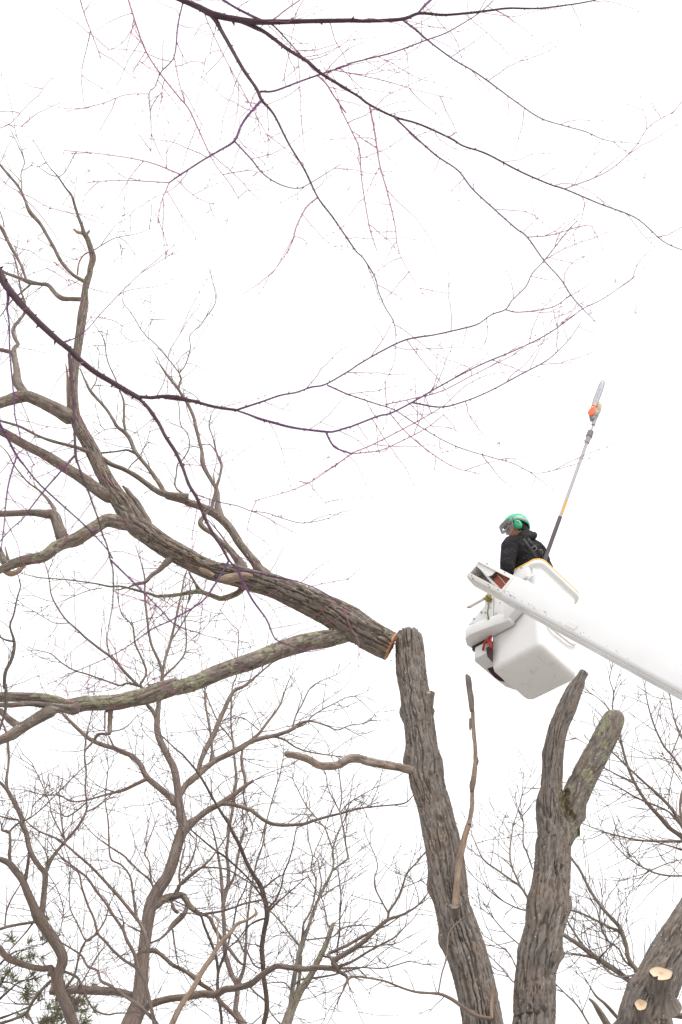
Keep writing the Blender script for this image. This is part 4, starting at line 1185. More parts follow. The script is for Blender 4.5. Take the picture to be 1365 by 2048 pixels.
t5.br('G 1125,930,10 1140,830,9 1130,740,9 1118,640,7', name='branch', flip=False)
t5.br('G 1120,950,9 1180,880,8 1260,830,7 1365,770,5', name='branch', flip=False)
t5.br('G 1160,940,7 1220,850,7 1270,860,6 1268,900,4', flip=False)
t5.br('H 845,1190,24 850,1050,22 858,980,20 862,900,16', name='branch', flip=False, lich=0.4)
t5.br('H 1105,930,14 1110,850,14 1125,740,14 1125,640,12 1135,500,11 1120,360,9 1110,240,5', name='branch', flip=False, bark='bark_dark')
t5.br('H 985,505,12 1000,400,10 990,330,10 975,240,9 950,210,8 1000,90,6 G 1040,1000,5', name='branch', flip=False)
t5.br('H 845,825,14 800,770,13 740,690,12 690,630,12 650,590,10', name='branch', flip=False)
t5.br('H 760,660,6 770,560,7 775,480,5', flip=False)
t5.br('H 900,790,12 1000,780,10 1080,770,9 1160,705,10 1280,690,9', name='branch', flip=False)
t5.br('H 1000,500,12 1050,460,10 1130,410,8 1200,375,6', name='branch', flip=False)
t5.br('H 820,1090,12 870,1058,16 960,1050,16 1080,1030,13 1180,1005,11 1300,975,8', name='branch', flip=False)
t5.br('H 805,1130,10 740,1080,10 640,1085,6', flip=False, name='branch')
t5.br('H 1045,690,10 1020,560,9 1000,500,8', flip=False)
t5.twigs(spacing=17, length=(40, 140), wpx=(1.4, 2.0), lev=2, wmax=22, up=0.07, kids=(1, 3))
t5.finish()

t4 = bg('bare_tree', 'bare tree with a sinuous trunk curving to the left edge, in the lower left corner', 13.2, 147)
t4.br('E 505,1385,80 460,1250,80 410,1130,72 403,1030,70 430,930,70 410,860,72 360,780,75 310,710,75 260,630,76 230,560,60 190,470,55 155,385,50 100,310,48 60,265,45 -10,235,35', name='trunk', flip=False, lich=0.2, fine=(0.04, 0.010), ext=toground(165, 13.2, 0.14))
t4.br('E 270,640,60 290,585,46 305,450,40 310,340,42 280,300,36 230,230,36 200,160,34 180,60,36 150,0,32 D 150,980,32 100,870,30 60,800,28 30,760,24 -10,725,22', name='branch', flip=False, lich=0.2)
t4.br('D 48,790,20 45,720,20 60,590,18 55,450,18 30,350,14 -5,285,12', name='branch', flip=False)
t4.br('E 315,310,26 380,200,22 440,130,20 500,60,20 545,0,18 D 590,930,16 595,870,13 585,780,12 590,650,12 580,540,11 590,420,9 620,290,7', name='branch', flip=False)
t4.br('E 320,300,14 325,230,12 310,185,7', flip=False, name='branch')
t4.br('D 590,935,12 660,900,10 720,850,8', name='branch', flip=False)
t4.br('D 592,870,12 520,930,11 460,965,10 410,950,6', name='branch', flip=False)
t4.br('E 175,380,26 190,280,22 200,180,18 190,90,14', name='branch', flip=False)
t4.br('E 68,262,24 70,150,22 65,55,22 20,45,16 13,10,10', name='branch', flip=False)
t4.br('E 62,55,18 120,0,14 D 200,980,11 290,910,10 400,800,9 560,640,8 620,590,6', name='branch', flip=False)
t4.br('D 125,990,14 60,980,12 -10,960,10', name='branch', flip=False)
t4.br('D 215,960,8 230,890,8 300,820,7', flip=False, name='branch')
t4.br('E 375,1110,44 372,1030,42 350,980,42 300,990,40 200,975,42 120,950,42 50,910,45 -10,840,45', name='limb', flip=False, lich=0.2)
t4.br('E 250,665,24 230,670,22 140,685,20 60,700,22 -10,722,22', name='branch', flip=False)
t4.br('E 35,705,12 45,600,12 80,510,12 132,425,10', name='branch', flip=False)
t4.br('E 245,650,13 170,750,11 70,860,8', name='branch', flip=False)
t4.br('E 350,1070,24 280,1140,22 220,1220,22 180,1290,22 100,1330,20 -10,1368,18', name='branch', flip=False)
t4.br('E 185,1290,20 230,1368,16', name='branch', flip=False)
t4.br('E 200,1230,16 115,1230,9', name='branch', flip=False)
t4.br('E 435,1135,18 510,1030,16 540,900,14 580,810,14 660,745,12 720,650,11 745,560,9 780,480,6', name='branch', flip=False)
t4.br('E 460,1260,12 540,1120,11 620,980,10 690,870,8 730,830,5', name='branch', flip=False)
t4.br('E 440,1005,20 520,1040,20 550,1080,18 600,1200,15 650,1270,14 730,1300,13 800,1290,12 860,1290,10', name='branch', flip=False)
t4.br('E 325,800,10 290,820,9 260,825,5', flip=False, name='branch')
t4.br('E 480,1255,8 560,1240,7 605,1215,5', flip=False, name='branch')
t4.twigs(spacing=18, length=(40, 130), wpx=(1.4, 2.0), lev=2, wmax=24, kids=(1, 3))
t4.finish()

ts = bg('reddish_tree', 'tall thin multi-stemmed tree with reddish brown stems leaning left, before the crooked trunk', 12.2, 310, 'bark_far', 'twig_far')
ts.br('E 1055,1385,26 1030,1230,25 990,1080,24 940,970,28 920,880,26 870,790,24 840,720,22 780,640,20 720,540,18 650,440,18 600,370,16 510,300,13 400,200,9 330,110,6', name='trunk', flip=False, ext=toground(318, 12.2, 0.05))
ts.br('E 930,990,22 850,930,21 770,860,20 720,800,20 670,750,18 640,640,16 600,550,16 560,430,14 540,340,12 480,290,9', name='branch', flip=False)
ts.br('E 1012,850,28 970,700,26 930,640,24 850,540,22 770,450,22 700,370,20 620,290,18 530,210,16 450,140,16 370,90,14 270,50,12 200,0,10 D 150,960,7', name='branch', flip=False)
ts.br('E 932,645,18 910,480,16 890,360,15 830,280,14 760,240,14 745,130,12 740,0,11 D 735,960,10 720,850,9 730,730,9 742,640,6', name='branch', flip=False)
ts.br('E 1090,1385,24 1000,1285,26 920,1220,26 830,1160,22 750,1100,22 690,1070,20 665,1000,18 600,970,18 560,900,16 490,850,13 420,810,10', name='branch', flip=False)
ts.br('E 450,140,14 430,40,12 D 420,990,11 410,880,10 405,800,8', name='branch', flip=False)
ts.br('E 840,720,16 845,690,14 838,640,8', flip=False, name='branch')
ts.br('E 965,735,14 900,705,12 860,680,6', flip=False, name='branch')
ts.br('E 590,800,12 530,680,12 480,570,11 475,420,9 480,280,8 440,150,6', name='branch', flip=False)
ts.br('E 435,640,8 430,560,8 390,440,7 330,340,6', flip=False, name='branch')
ts.br('D 450,1140,12 360,960,10 330,840,9 220,600,7', flip=False, name='branch')
ts.twigs(spacing=17, length=(40, 130), wpx=(1.35, 2.0), lev=2, wmax=20, up=0.06, kids=(1, 3))
ts.finish()

tl = bg('bare_tree', 'slim dark tree rising along the left edge, in front of the lower limb', 8.2, -30, 'bark_dark', group=None)
tl.br('D -20,470,18 10,330,18 40,200,22 42,60,24 C 35,1290,24 45,1180,24 85,1080,24 95,970,20 70,860,14 95,780,12 120,660,10 135,580,8 120,500,5', name='trunk', flip=False, ext=[(*atY(-40, 1700, 8.2), 0.04), (*under(-60, 8.2), 0.07)])
tl.br('C 90,965,14 40,955,12 -10,930,9', name='branch', flip=False)
tl.twigs(spacing=22, length=(30, 100), wpx=(1.6, 2.0), lev=2, wmax=14, kids=(1, 2))
tl.finish()

t6 = bg('bare_tree', 'bare tree spreading from behind the right stem, its branches seen past the middle stem', 14.0, 1330, 'bark_far_grey')
t6.br('L 1290,1420,60 1240,1250,56 1160,1120,50 1090,1040,44 1060,1005,34 1000,920,29 980,820,28 940,710,28 880,640,26 800,550,22 730,440,20 670,320,18 620,250,15 540,130,10', name='trunk', flip=False, ext=toground(1360, 14.0, 0.1), lich=0.2)
t6.br('L 1160,1120,46 1020,1085,40 930,1012,40 800,930,38 720,870,34 640,810,30 555,760,26 450,680,20 370,590,18 310,500,17 260,425,17 180,370,15 100,310,13 0,230,10 K 1000,60,6', name='branch', flip=False)
t6.br('L 262,425,14 200,280,13 190,160,11 205,50,9 210,0,8 M 215,1050,8 265,880,7 280,750,4', name='branch', flip=False)
t6.br('L 1050,1010,18 970,930,15 930,850,14 860,800,14 820,730,14 800,660,11 780,580,6', name='branch', flip=False)
t6.br('L 940,742,22 880,710,19 800,670,17 700,620,15 610,590,13 450,560,11 300,590,11 150,530,10 40,450,6', name='branch', flip=False)
t6.br('L 770,915,15 640,892,12 560,885,10', name='branch', flip=False)
t6.br('L 705,850,18 640,760,15 580,660,13', name='branch', flip=False)
t6.br('L 1050,1030,16 920,1040,14 800,960,8', name='branch', flip=False)
t6.br('L 780,950,12 810,900,9 870,840,7 940,750,6', flip=False)
t6.br('L 345,310,10 300,180,12 280,140,11 280,0,8 M 275,1000,6', name='branch', flip=False)
t6.br('L 260,830,10 170,750,9 90,660,8 20,560,5', name='branch', flip=False)
t6.br('L 235,980,9 180,880,8 100,820,7 10,760,5', name='branch', flip=False)
t6.br('L 215,1080,10 130,980,9 70,920,6', name='branch', flip=False)
t6.br('L 730,1370,14 650,1240,12 560,1150,10 500,1090,8', name='branch', flip=False)
t6.twigs(spacing=15, length=(40, 140), wpx=(1.6, 2.3), lev=2, wmax=26, up=0.09, kids=(2, 3))
t6.twigs(spacing=30, length=(80, 200), wpx=(1.6, 2.3), lev=2, wmax=60, minw=10, up=0.15, kids=(2, 3), tips=False)
t6.finish()

t7 = bg('bare_tree', 'bare tree reaching in from the right edge below the boom, trunk out of view', 15.5, 1480)
t7.br('O 1480,2080,40 1450,1850,34 M 1430,1250,34 1365,1145,32 1280,1080,30 1200,990,26 1120,900,24 1040,770,20 990,650,18 960,540,16 945,470,13 930,400,9', name='trunk', flip=False, ext=toground(1490, 15.5, 0.14))
t7.br('M 1430,1200,30 1365,1070,26 1300,960,24 1230,880,22 1100,760,16 1000,670,14 870,555,10 700,500,5 560,410,3', name='branch', flip=False)
t7.br('M 1430,760,24 1365,680,20 1300,590,16 1240,520,14 1190,420,12 1145,290,10 1115,150,7', name='branch', flip=False)
t7.br('M 1430,1160,18 1365,1165,16 1200,1168,16 1100,1165,14 980,1145,12 820,1100,9 690,1050,6', name='branch', flip=False)
t7.br('M 1430,1250,14 1365,1225,12 1260,1195,10 1170,1170,8', name='branch', flip=False)
t7.br('L 1430,355,16 1365,355,14 1250,350,14 1145,320,12 1020,250,10 940,180,8 830,50,6 800,0,4', name='branch', flip=False)
t7.br('L 1140,320,9 1260,270,7 1365,240,6', name='branch', flip=True)
t7.br('L 1140,322,7 1070,370,6 1000,375,4', flip=False)
t7.br('M 1430,560,18 1345,430,14 1300,290,10 1280,180,6', name='branch', flip=False)
t7.br('M 1035,768,13 930,720,11 820,660,8', name='branch', flip=False)
t7.br('M 1290,580,11 1330,480,10 1370,370,9', name='branch', flip=False)
t7.br('M 1365,1055,16 1260,960,12 1140,908,14 1050,870,12 930,800,10 820,760,6', name='branch', flip=False)
t7.br('M 1372,1060,20 1350,940,19 1362,850,20 1385,780,16', name='branch', flip=False)
t7.br('M 960,540,10 900,400,10 890,250,10 895,150,8 870,70,6 880,0,4', name='branch', flip=False)
t7.br('M 890,310,8 860,260,8 800,200,7 700,130,5', flip=False, name='branch')
t7.br('M 1270,950,9 1280,800,8 1305,690,7 1300,640,5', flip=False, name='branch')
t7.twigs(spacing=16, length=(40, 140), wpx=(1.6, 2.2), lev=2, wmax=26, up=0.04, kids=(1, 3))
t7.finish()

# --- pine in the lower left corner
pn = bg('pine_tree', 'green needled pine low in the left corner behind the bare trunks', 17.0, -120, 'bark_dark', group=None)
pn.br('O -150,2100,60 -130,1900,40 -110,1760,14', name='trunk', flip=False, ext=toground(-150, 17.0, 0.3), twigs=False)
nd = MB()
prs = np.random.RandomState(11)
def tuftn(p, d, n=22, L=0.13):
    for k in range(n):
        v = d * prs.uniform(0.3, 1.0) + prs.normal(size=3) * 0.55
        v /= np.linalg.norm(v)
        w = np.cross(v, prs.normal(size=3)); w /= np.linalg.norm(w)
        l = L * prs.uniform(0.7, 1.2)
        b = p + prs.normal(size=3) * 0.012
        nd.add([b - w * 0.006, b + w * 0.006, b + v * l + w * 0.002, b + v * l - w * 0.002], [[0, 1, 2, 3]])
pine_br = ['E -40,1230,22 60,1140,14 130,1080,10 200,1060,7 290,1040,4', 'E -40,1000,20 60,900,12 150,860,8 250,850,4', 'E -40,1190,18 50,1020,12 130,960,8 230,930,4',
           'E -40,1340,20 100,1290,12 220,1240,8 300,1190,4', 'E -40,1100,16 50,1080,10 150,1120,7 240,1140,4',
           'E 180,1500,18 260,1380,10 370,1320,7 450,1290,4', 'E 420,1560,16 520,1420,10 580,1340,7 640,1300,4',
           'E 300,1500,12 420,1260,8 520,1200,6 560,1170,4', 'E 100,900,8 200,840,6 290,830,4 310,780,3', 'E -40,1050,9 40,970,6 120,900,4', 'E 400,1400,9 500,1250,6 540,1210,4']
for b in pine_br:
    o, P, r, V = pn.br(b, name='branch', flip=False, twigs=False, Y0=17.0, dYk=0.25)
    n = len(P)
    for i in range(n // 5, n, 2):
        T = P[min(i + 1, n - 1)] - P[i - 1]; T /= np.linalg.norm(T)
        for k in range(2):
            d = T * 0.6 + prs.normal(size=3) * 0.7; d[2] += 0.3; d /= np.linalg.norm(d)
            q = P[i] + d * prs.uniform(0.05, 0.32)
            if prs.rand() < 0.36:
                stick(pn.tw, P[i], q, 0.004, 0.003, 4, cap=False)
                tuftn(q, d, 26, 0.16)
o = nd.build('needles', M['needle'], pn.root, smooth=False)
o['kind'] = 'stuff'
pn.finish()

# ------------------------------------------------------------------ the aerial lift
RB = Matrix(((0.728093825848561, 0.678760477787353, 0.09572666585173308),
             (-0.6842570746194238, 0.7280051136464789, 0.04243595571971656),
             (-0.04088565267271167, -0.09639900569228652, 0.9945026873302378)))
RBn = np.array(RB)
OB = np.array([1.7603746276897838, 9.281434891499243, 9.070150597640719])     # middle of the tub's underside
def BL(x, y, z): return RBn @ np.array([x, y, z]) + OB
def LP(px, py, ax, val):        # photo pixel -> tub coordinates, on the plane where coordinate `ax` equals val
    d = RBn.T @ ray(px, py); c = RBn.T @ (CAM - OB)
    return c + d * ((val - c[ax]) / d[ax])

b0, b1 = at(957, 1146, 12.05), at(1365, 1359, 10.05)
ba = (b1 - b0) / np.linalg.norm(b1 - b0)
bn = np.array([ba[1], -ba[0], 0]); bn /= np.linalg.norm(bn)
if bn[1] > 0: bn = -bn
bu = np.cross(ba, bn)
if bu[2] < 0: bu = -bu
BLEN = 9.6
bend = b0 + ba * BLEN
lift = empty('aerial_lift', (bend[0], bend[1], 0), 'white bucket lift, its boom coming in from the right with a scuffed bucket', 'bucket lift')
LB0 = np.array([bend[0], bend[1], 0.0])
tubM = Matrix.Translation(Vector(OB - LB0)) @ RB.to_4x4()
boomR = Matrix((ba, bn, bu)).transposed()
boomM = Matrix.Translation(Vector(b0 - LB0)) @ boomR.to_4x4()

def finish_local(o, M4, parent=None):
    o.parent = parent or lift
    if parent is None:
        o.matrix_local = M4
    else:
        o.location = (0, 0, 0)
    return o
def mb_local(mb, name, m, M4=None, parent=None, smooth=True, sharp=35):
    o = mb.build(name, m, None, smooth=smooth, origin=(0, 0, 0))
    if smooth and sharp:
        o.data.set_sharp_from_angle(angle=R_(sharp))
    return finish_local(o, M4, parent)
def bm_local(bm, name, m, M4=None, parent=None, bevel=0.0):
    o = bm_obj(name, bm, m, None, origin=(0, 0, 0), bevel=bevel)
    return finish_local(o, M4, parent)
def box(bm, x0, x1, y0, y1, z0, z1):
    v = [bm.verts.new((x, y, z)) for x in (x0, x1) for y in (y0, y1) for z in (z0, z1)]
    for f in ((0, 1, 3, 2), (4, 6, 7, 5), (0, 4, 5, 1), (2, 3, 7, 6), (0, 2, 6, 4), (1, 5, 7, 3)):
        bm.faces.new([v[i] for i in f])
def lbox(name, m, dims, M4=None, parent=None, bevel=0.006):
    bm = bmesh.new(); box(bm, *dims)
    return bm_local(bm, name, m, M4, parent, bevel)
def ltube(name, m, pts, r, M4=None, parent=None, sides=10, smoothn=6):
    mb = MB()
    P = catmull(np.asarray(pts, float), 0.012) if len(pts) > 2 else np.linspace(pts[0], pts[1], 6)
    tube(mb, P, np.full(len(P), r), sides, capstart=True)
    return mb_local(mb, name, m, M4, parent, sharp=0)

# tub (bucket)
mb = MB()
prof = [(0.0, .225, .05), (0.004, .250, .06), (0.014, .268, .065), (0.032, .280, .07), (0.06, .286, .07), (0.5, .2945, .07), (0.985, .304, .075), (1.0, .308, .08),
        (1.012, .322, .09), (1.02, .338, .10), (1.03, .344, .105), (1.06, .346, .105), (1.066, .343, .103), (1.068, .300, .08), (1.05, .294, .07), (0.5, .282, .06), (0.07, .270, .06), (0.045, .255, .05)]
rings = []
for z, h, rc in prof:
    p = rrect(h, h, rc, 7)
    rings.append(np.column_stack([p, np.full(len(p), z)]))
loft(mb, rings)
tub = mb_local(mb, 'bucket', M['tub'], tubM, sharp=0)
tub['label'] = 'square white fibreglass bucket with a soiled underside'
mb = MB()
rings = []
for z, h, rc in [(1.066, .3475, .106), (1.078, .3485, .106), (1.084, .342, .10), (1.084, .312, .085), (1.078, .306, .083), (1.0665, .306, .083), (1.0662, .33, .1), (1.066, .3475, .106)]:
    p = rrect(h, h, rc, 7)
    rings.append(np.column_stack([p, np.full(len(p), z)]))
loft(mb, rings, cap=False)
mb_local(mb, 'rim_trim', M['yellow'], None, tub, sharp=0)
ltube('step_rib', M['tub'], [(.292, -.20, .33), (.315, -.16, .292), (.318, .0, .302), (.318, .13, .318), (.315, .20, .37), (.29, .27, .44)], 0.012, None, tub)
ltube('hook', M['tub'], [(.20, -.285, .86), (.20, -.34, .85), (.245, -.352, .84), (.272, -.345, .87), (.275, -.345, .93)], 0.012, None, tub)
lbox('control_box', M['cover'], (.03, .22, -.37, -.29, .86, 1.0), None, tub, bevel=0.02)
for (x, z) in ((-.02, 1.045), (.13, 1.045)):
    ltube('bolt', M['greymetal'], [(x, -.35, z), (x, -.338, z)], 0.008, None, tub)

# mounting covers beside the tub
bm = bmesh.new()
plan = [(-.50, -.25), (-.515, -.36), (-.47, -.44), (-.40, -.463), (-.2, -.436), (-.03, -.40), (.02, -.40), (.02, -.302), (-.30, -.302), (-.36, -.25)]
prism(bm, [(x, y, .386) for x, y in plan], (0, 0, .135))
upper = bm_local(bm, 'mount_cover', M['cover'], tubM, bevel=0.028)
bm = bmesh.new()
prism(bm, [(-.028, -.402, .39), (.15, -.402, .52), (.24, -.402, .64), (.24, -.402, .78), (-.06, -.402, .78), (-.10, -.402, .55), (-.07, -.402, .40)], (0, .098, 0))
bm_local(bm, 'riser_cover', M['cover'], tubM, bevel=0.02)
bm = bmesh.new()
prism(bm, [(-.30, -.33, .2), (-.43, -.335, .2), (-.465, -.30, .2), (-.462, .02, .2), (-.455, .15, .2), (-.41, .25, .2), (-.30, .25, .2)], (0, 0, .15))
lower = bm_local(bm, 'lower_cover', M['cover'], tubM, bevel=0.022)
lbox('gap_fill', M['black'], (-.475, -.29, -.325, .2, .335, .40), tubM, bevel=0.003)  # black box added to stand for the dark gap between the covers
bm = bmesh.new()
prism(bm, [LP(x, y, 2, .1965) for x, y in ((975, 1337.5), (986, 1334), (1010, 1364), (1000, 1362), (990, 1355.5), (981, 1345.5))], (0, 0, .006))
bm_local(bm, 'dark_band', M['maroon'], tubM)  # dark sheet added to stand for the shaded gap between lower pieces
bm = bmesh.new()
prism(bm, [LP(x, y, 1, -.342) for x, y in ((972.5, 1296), (985, 1289), (985, 1324), (975.5, 1314), (974, 1306))], (0, .012, 0))
bm_local(bm, 'dark_band', M['maroon'], tubM)
for pts in ([(980, 1274), (974, 1280), (969, 1288), (966, 1300)], [(979, 1274), (977, 1281), (979, 1288), (984, 1296)], [(983, 1272), (981.5, 1279), (982, 1287), (985, 1293)]):
    ltube('hydraulic_hose', M['red'], [LP(x, y, 1, -.352) for x, y in pts], 0.0115, tubM)
# panels above the mount
for x0, x1 in ((-.262, -.165), (-.155, -.045)):
    p = lbox('side_panel', M['cover'], (x0, x1, -.405, -.375, .50, .80), tubM, bevel=0.004)
    for (bx, bz) in ((x0 + .03, .55), (x1 - .03, .66)):
        ltube('bolt', M['steel'], [(bx, -.412, bz), (bx, -.40, bz)], 0.009, None, p)
lbox('panel_gap', M['black'], (-.165, -.155, -.385, -.37, .50, .80), tubM, bevel=0)
bm = bmesh.new()
prism(bm, [LP(x, y, 1, -.40) for x, y in ((974, 1206), (937, 1249), (984, 1237), (981, 1210))], (0, .02, 0))
pl = bm_local(bm, 'side_panel', M['cover'], tubM, bevel=0.004)
for x, y in ((949, 1238), (964, 1225), (972, 1226)):
    q = LP(x, y, 1, -.40)
    ltube('bolt', M['greymetal'], [q, q + np.array([0, -.012, 0])], 0.009, None, pl)
q0, q1 = LP(939, 1214, 1, -.42), LP(971, 1196, 1, -.42)
ltube('levelling_rod', M['tip'], [q0, q1], 0.016, tubM)
for q in (q0, q1):
    ltube('rod_end', M['tanplastic'], [q + np.array([0, -.02, -.02]), q + np.array([0, .02, .02])], 0.012, tubM)
ltube('twine', M['rope'], [LP(x, y, 1, -.44) for x, y in ((975, 1181), (977, 1190), (976.5, 1200), (978, 1212), (975.5, 1224), (977.5, 1238))], 0.0075, tubM)
bm = bmesh.new()
bmesh.ops.create_icosphere(bm, subdivisions=3, radius=0.034)
c = LP(977.5, 1196, 1, -.445)
for v in bm.verts:
    k = 1 + 0.35 * math.sin(v.co.x * 130) * math.cos(v.co.z * 110)
    v.co = v.co * k + Vector(c)
bm_local(bm, 'twine_knot', mat('tan_green_knot', (0.24, 0.20, 0.07), 0.9), tubM)

# boom: x along the boom, y towards the photographer's side, z up
def bsec(s, w, h, rc, dy=0, dz=0):
    p = rrect(w / 2, h / 2, rc, 5)
    return np.column_stack([np.full(len(p), s), p[:, 0] + dy, p[:, 1] + dz])
mb = MB()
ss = np.linspace(0.505, BLEN, 14)
loft(mb, [bsec(s, .19 + .012 * s, .225 + .012 * s, .034) for s in ss])
boom = mb_local(mb, 'boom', M['boom'], boomM)
boom['label'] = 'long white box boom with a grimy lower edge'
# wear along the lower edge (chips of paint, proud of the surface)
mb = MB()
rs = np.random.RandomState(8)
for i in range(150):
    s = 0.51 + rs.beta(0.9, 3.2) * 2.4
    h = .225 + .012 * s; w = .19 + .012 * s
    if rs.rand() < 0.75:
        zz = -h / 2 + .034 + abs(rs.normal()) * 0.012; yy = w / 2 + .0012
        l, b = rs.gamma(1.5, .004), rs.uniform(.001, .003)
        a = rs.normal() * 0.5
        d = np.array([math.cos(a), 0, math.sin(a)]); e = np.array([-math.sin(a), 0, math.cos(a)])
    else:
        zz = -h / 2 - .0012; yy = rs.uniform(-.3, .35) * w
        l, b = rs.gamma(1.5, .004), rs.uniform(.001, .003)
        d = np.array([1, 0, 0]); e = np.array([0, 1, 0])
    c = np.array([s, yy, zz])
    mb.add([c - d * l - e * b * .5, c + e * b, c + d * l, c - e * b], [[0, 3, 2, 1]])
o = mb_local(mb, 'paint_chips', M['grime'], None, boom, smooth=False)
o['kind'] = 'stuff'
lbox('sticker_remnant', M['tip'], (1.33, 1.45, .05, .1055 + .003, -.085, -.04), None, boom, bevel=0)
# trim strip under the boom
mb = MB()
loft(mb, [bsec(s, .05, .012, .004, .05, -(.225 + .012 * s) / 2 - .006) for s in np.linspace(.9, BLEN - .5, 6)])
mb_local(mb, 'under_strip', M['cover'], None, boom)

# boom tip: an open-sided housing with hoses behind its window
W, H = .19, .225
tipp = [(W / 2, H / 2 - .035), (W / 2 - .01, H / 2 - .01), (W / 2 - .035, H / 2), (-W / 2 + .03, H / 2), (-W / 2, H / 2 - .03), (-W / 2, -H / 2 + .03), (-W / 2 + .03, -H / 2), (W / 2 - .035, -H / 2),
        (W / 2 - .01, -H / 2 + .01), (W / 2, -H / 2 + .035), (W / 2, -H / 2 + .048), (W / 2 - .008, -H / 2 + .05), (W / 2 - .012, -H / 2 + .02), (-W / 2 + .045, -H / 2 + .014), (-W / 2 + .014, -H / 2 + .03),
        (-W / 2 + .014, H / 2 - .03), (-W / 2 + .04, H / 2 - .014), (W / 2 - .012, H / 2 - .02), (W / 2 - .008, H / 2 - .05), (W / 2, H / 2 - .048)]
bm = bmesh.new()
rows = [[bm.verts.new((s, y, z)) for y, z in tipp] for s in (0.0, 0.5)]
n = len(tipp)
for i in range(n):
    bm.faces.new((rows[0][i], rows[0][(i + 1) % n], rows[1][(i + 1) % n], rows[1][i]))
bm.faces.new(rows[0][::-1]); bm.faces.new(rows[1])
tip = bm_local(bm, 'boom_tip', M['tip'], boomM)
tip['label'] = 'open-sided cream boom tip showing hoses through its window'
lbox('window_frame', M['tip'], (.472, .503, -W / 2 + .02, W / 2 + .004, -H / 2 + .02, H / 2 - .02), None, tip, bevel=0.003)
bm = bmesh.new()
prism(bm, [(.0, W / 2 - .012, H / 2 - .03), (.25, W / 2 - .012, H / 2 - .03), (.245, W / 2 - .012, .02), (.215, W / 2 - .012, -.012), (.0, W / 2 - .012, .028)], (0, -.008, 0))
bm_local(bm, 'cover_plate', M['cover'], None, tip)
bm = bmesh.new()
prism(bm, [(.02, .04, .028), (.07, .045, .03), (.46, .05, -.062), (.46, .05, -.085), (.40, .045, -.078)], (0, -.006, 0))
bm_local(bm, 'mesh_guard', M['steel'], None, tip)
lbox('end_plate', M['cover'], (-.006, .008, -W / 2 + .02, W / 2 - .012, -H / 2 + .012, H / 2 - .012), None, tip, bevel=0.002)
lbox('back_plate', M['shade_metal'], (.012, .47, -.045, -.035, -H / 2 + .03, H / 2 - .03), None, tip, bevel=0)  # its dark colour stands for the shade inside the housing
for i in range(6):
    u = .062 - i * .023
    ltube('hose', M['hose'], [(.215 + .008 * i, .02, u + .012), (.30, .035, u + .004), (.40, .035, u - .002), (.475, .03, u - .004)], 0.0125, None, tip)
ltube('hose', M['steel'], [(.25, .052, .058), (.34, .056, .035), (.42, .05, .01)], 0.004, None, tip)
for s, z in ((.06, -H / 2 + .03), (.09, -H / 2 + .012), (.30, -H / 2 + .03), (.33, -H / 2 + .014), (.44, -H / 2 + .03), (.11, H / 2 - .022), (.36, H / 2 - .022)):
    ltube('bolt', M['grime'], [(s, W / 2 - .014, z), (s, W / 2 + .004, z)], 0.0042, None, tip)
# pedestal of the boom, out of the photo on the right
mb = MB()
stick(mb, LB0, LB0 + np.array([0, 0, 1.6]), .42, .34, 24)
mb.build('pedestal', M['cover'], lift, smooth=False)
mb = MB()
stick(mb, bend + bn * .2, bend - bn * .2, .3, .3, 24)
mb.build('boom_pivot', M['cover'], lift, smooth=False)
mb = MB()
stick(mb, LB0 + np.array([0, 0, 1.6]), bend, .2, .18, 20)
mb.build('turret', M['cover'], lift, smooth=False)

# ------------------------------------------------------------------ the worker
feetL, feetR = BL(-.02, -.16, .075), BL(.12, .05, .075)
pel = BL(.04, -.07, .97)
person = empty('person', (feetL + feetR) / 2 + np.array([0, 0, -.03]), 'worker in black hooded jacket and green helmet standing in the bucket, looking left', 'person')
hd = atY(1033, 1056, 9.0)
nk = atY(1046, 1077, 9.05)
chest = atY(1051, 1102, 9.10)
belly = (chest + pel) / 2 + np.array([.02, .0, 0])
shL, shR = atY(1021, 1091, 8.99), atY(1076, 1103, 9.25)
elL, elR = atY(1014, 1134, 9.02), atY(1094, 1140, 9.27)
haL, haR = BL(-.15, -.17, .99), atY(1066, 1186, 9.12)
hf = np.array([-.93, .10, -.30]); hu = np.array([-.12, -.30, .94])
hf /= np.linalg.norm(hf); hu -= hf * (hu @ hf); hu /= np.linalg.norm(hu); hl = np.cross(hu, hf)
def HP(f, l, u): return hd + hf * f + hl * l + hu * u

def ellip(bm, c, ax, sub=3):
    """ellipsoid with half-axis vectors ax"""
    r = bmesh.ops.create_icosphere(bm, subdivisions=sub, radius=1)
    A = np.array(ax)
    for v in r['verts']:
        q = np.array(v.co[:])
        v.co = Vector(c + q[0] * A[0] + q[1] * A[1] + q[2] * A[2])
def limb(bm, pts, rad, sides=16):
    mb_ = MB()
    P = np.asarray(pts, float); Rr = np.asarray(rad, float)
    Q = catmull(np.column_stack([P, Rr]), 0.02)
    tube(mb_, Q[:, :3], np.maximum(Q[:, 3], .004), sides, capstart=True)
    V = np.vstack(mb_.v)
    vs_ = [bm.verts.new(v) for v in V]
    for q in np.vstack(mb_.q): bm.faces.new([vs_[i] for i in q])
    for q in np.vstack(mb_.t): bm.faces.new([vs_[i] for i in q])
    ellip(bm, P[0], np.eye(3) * Rr[0] * .99, 2); ellip(bm, P[-1], np.eye(3) * Rr[-1] * .99, 2)
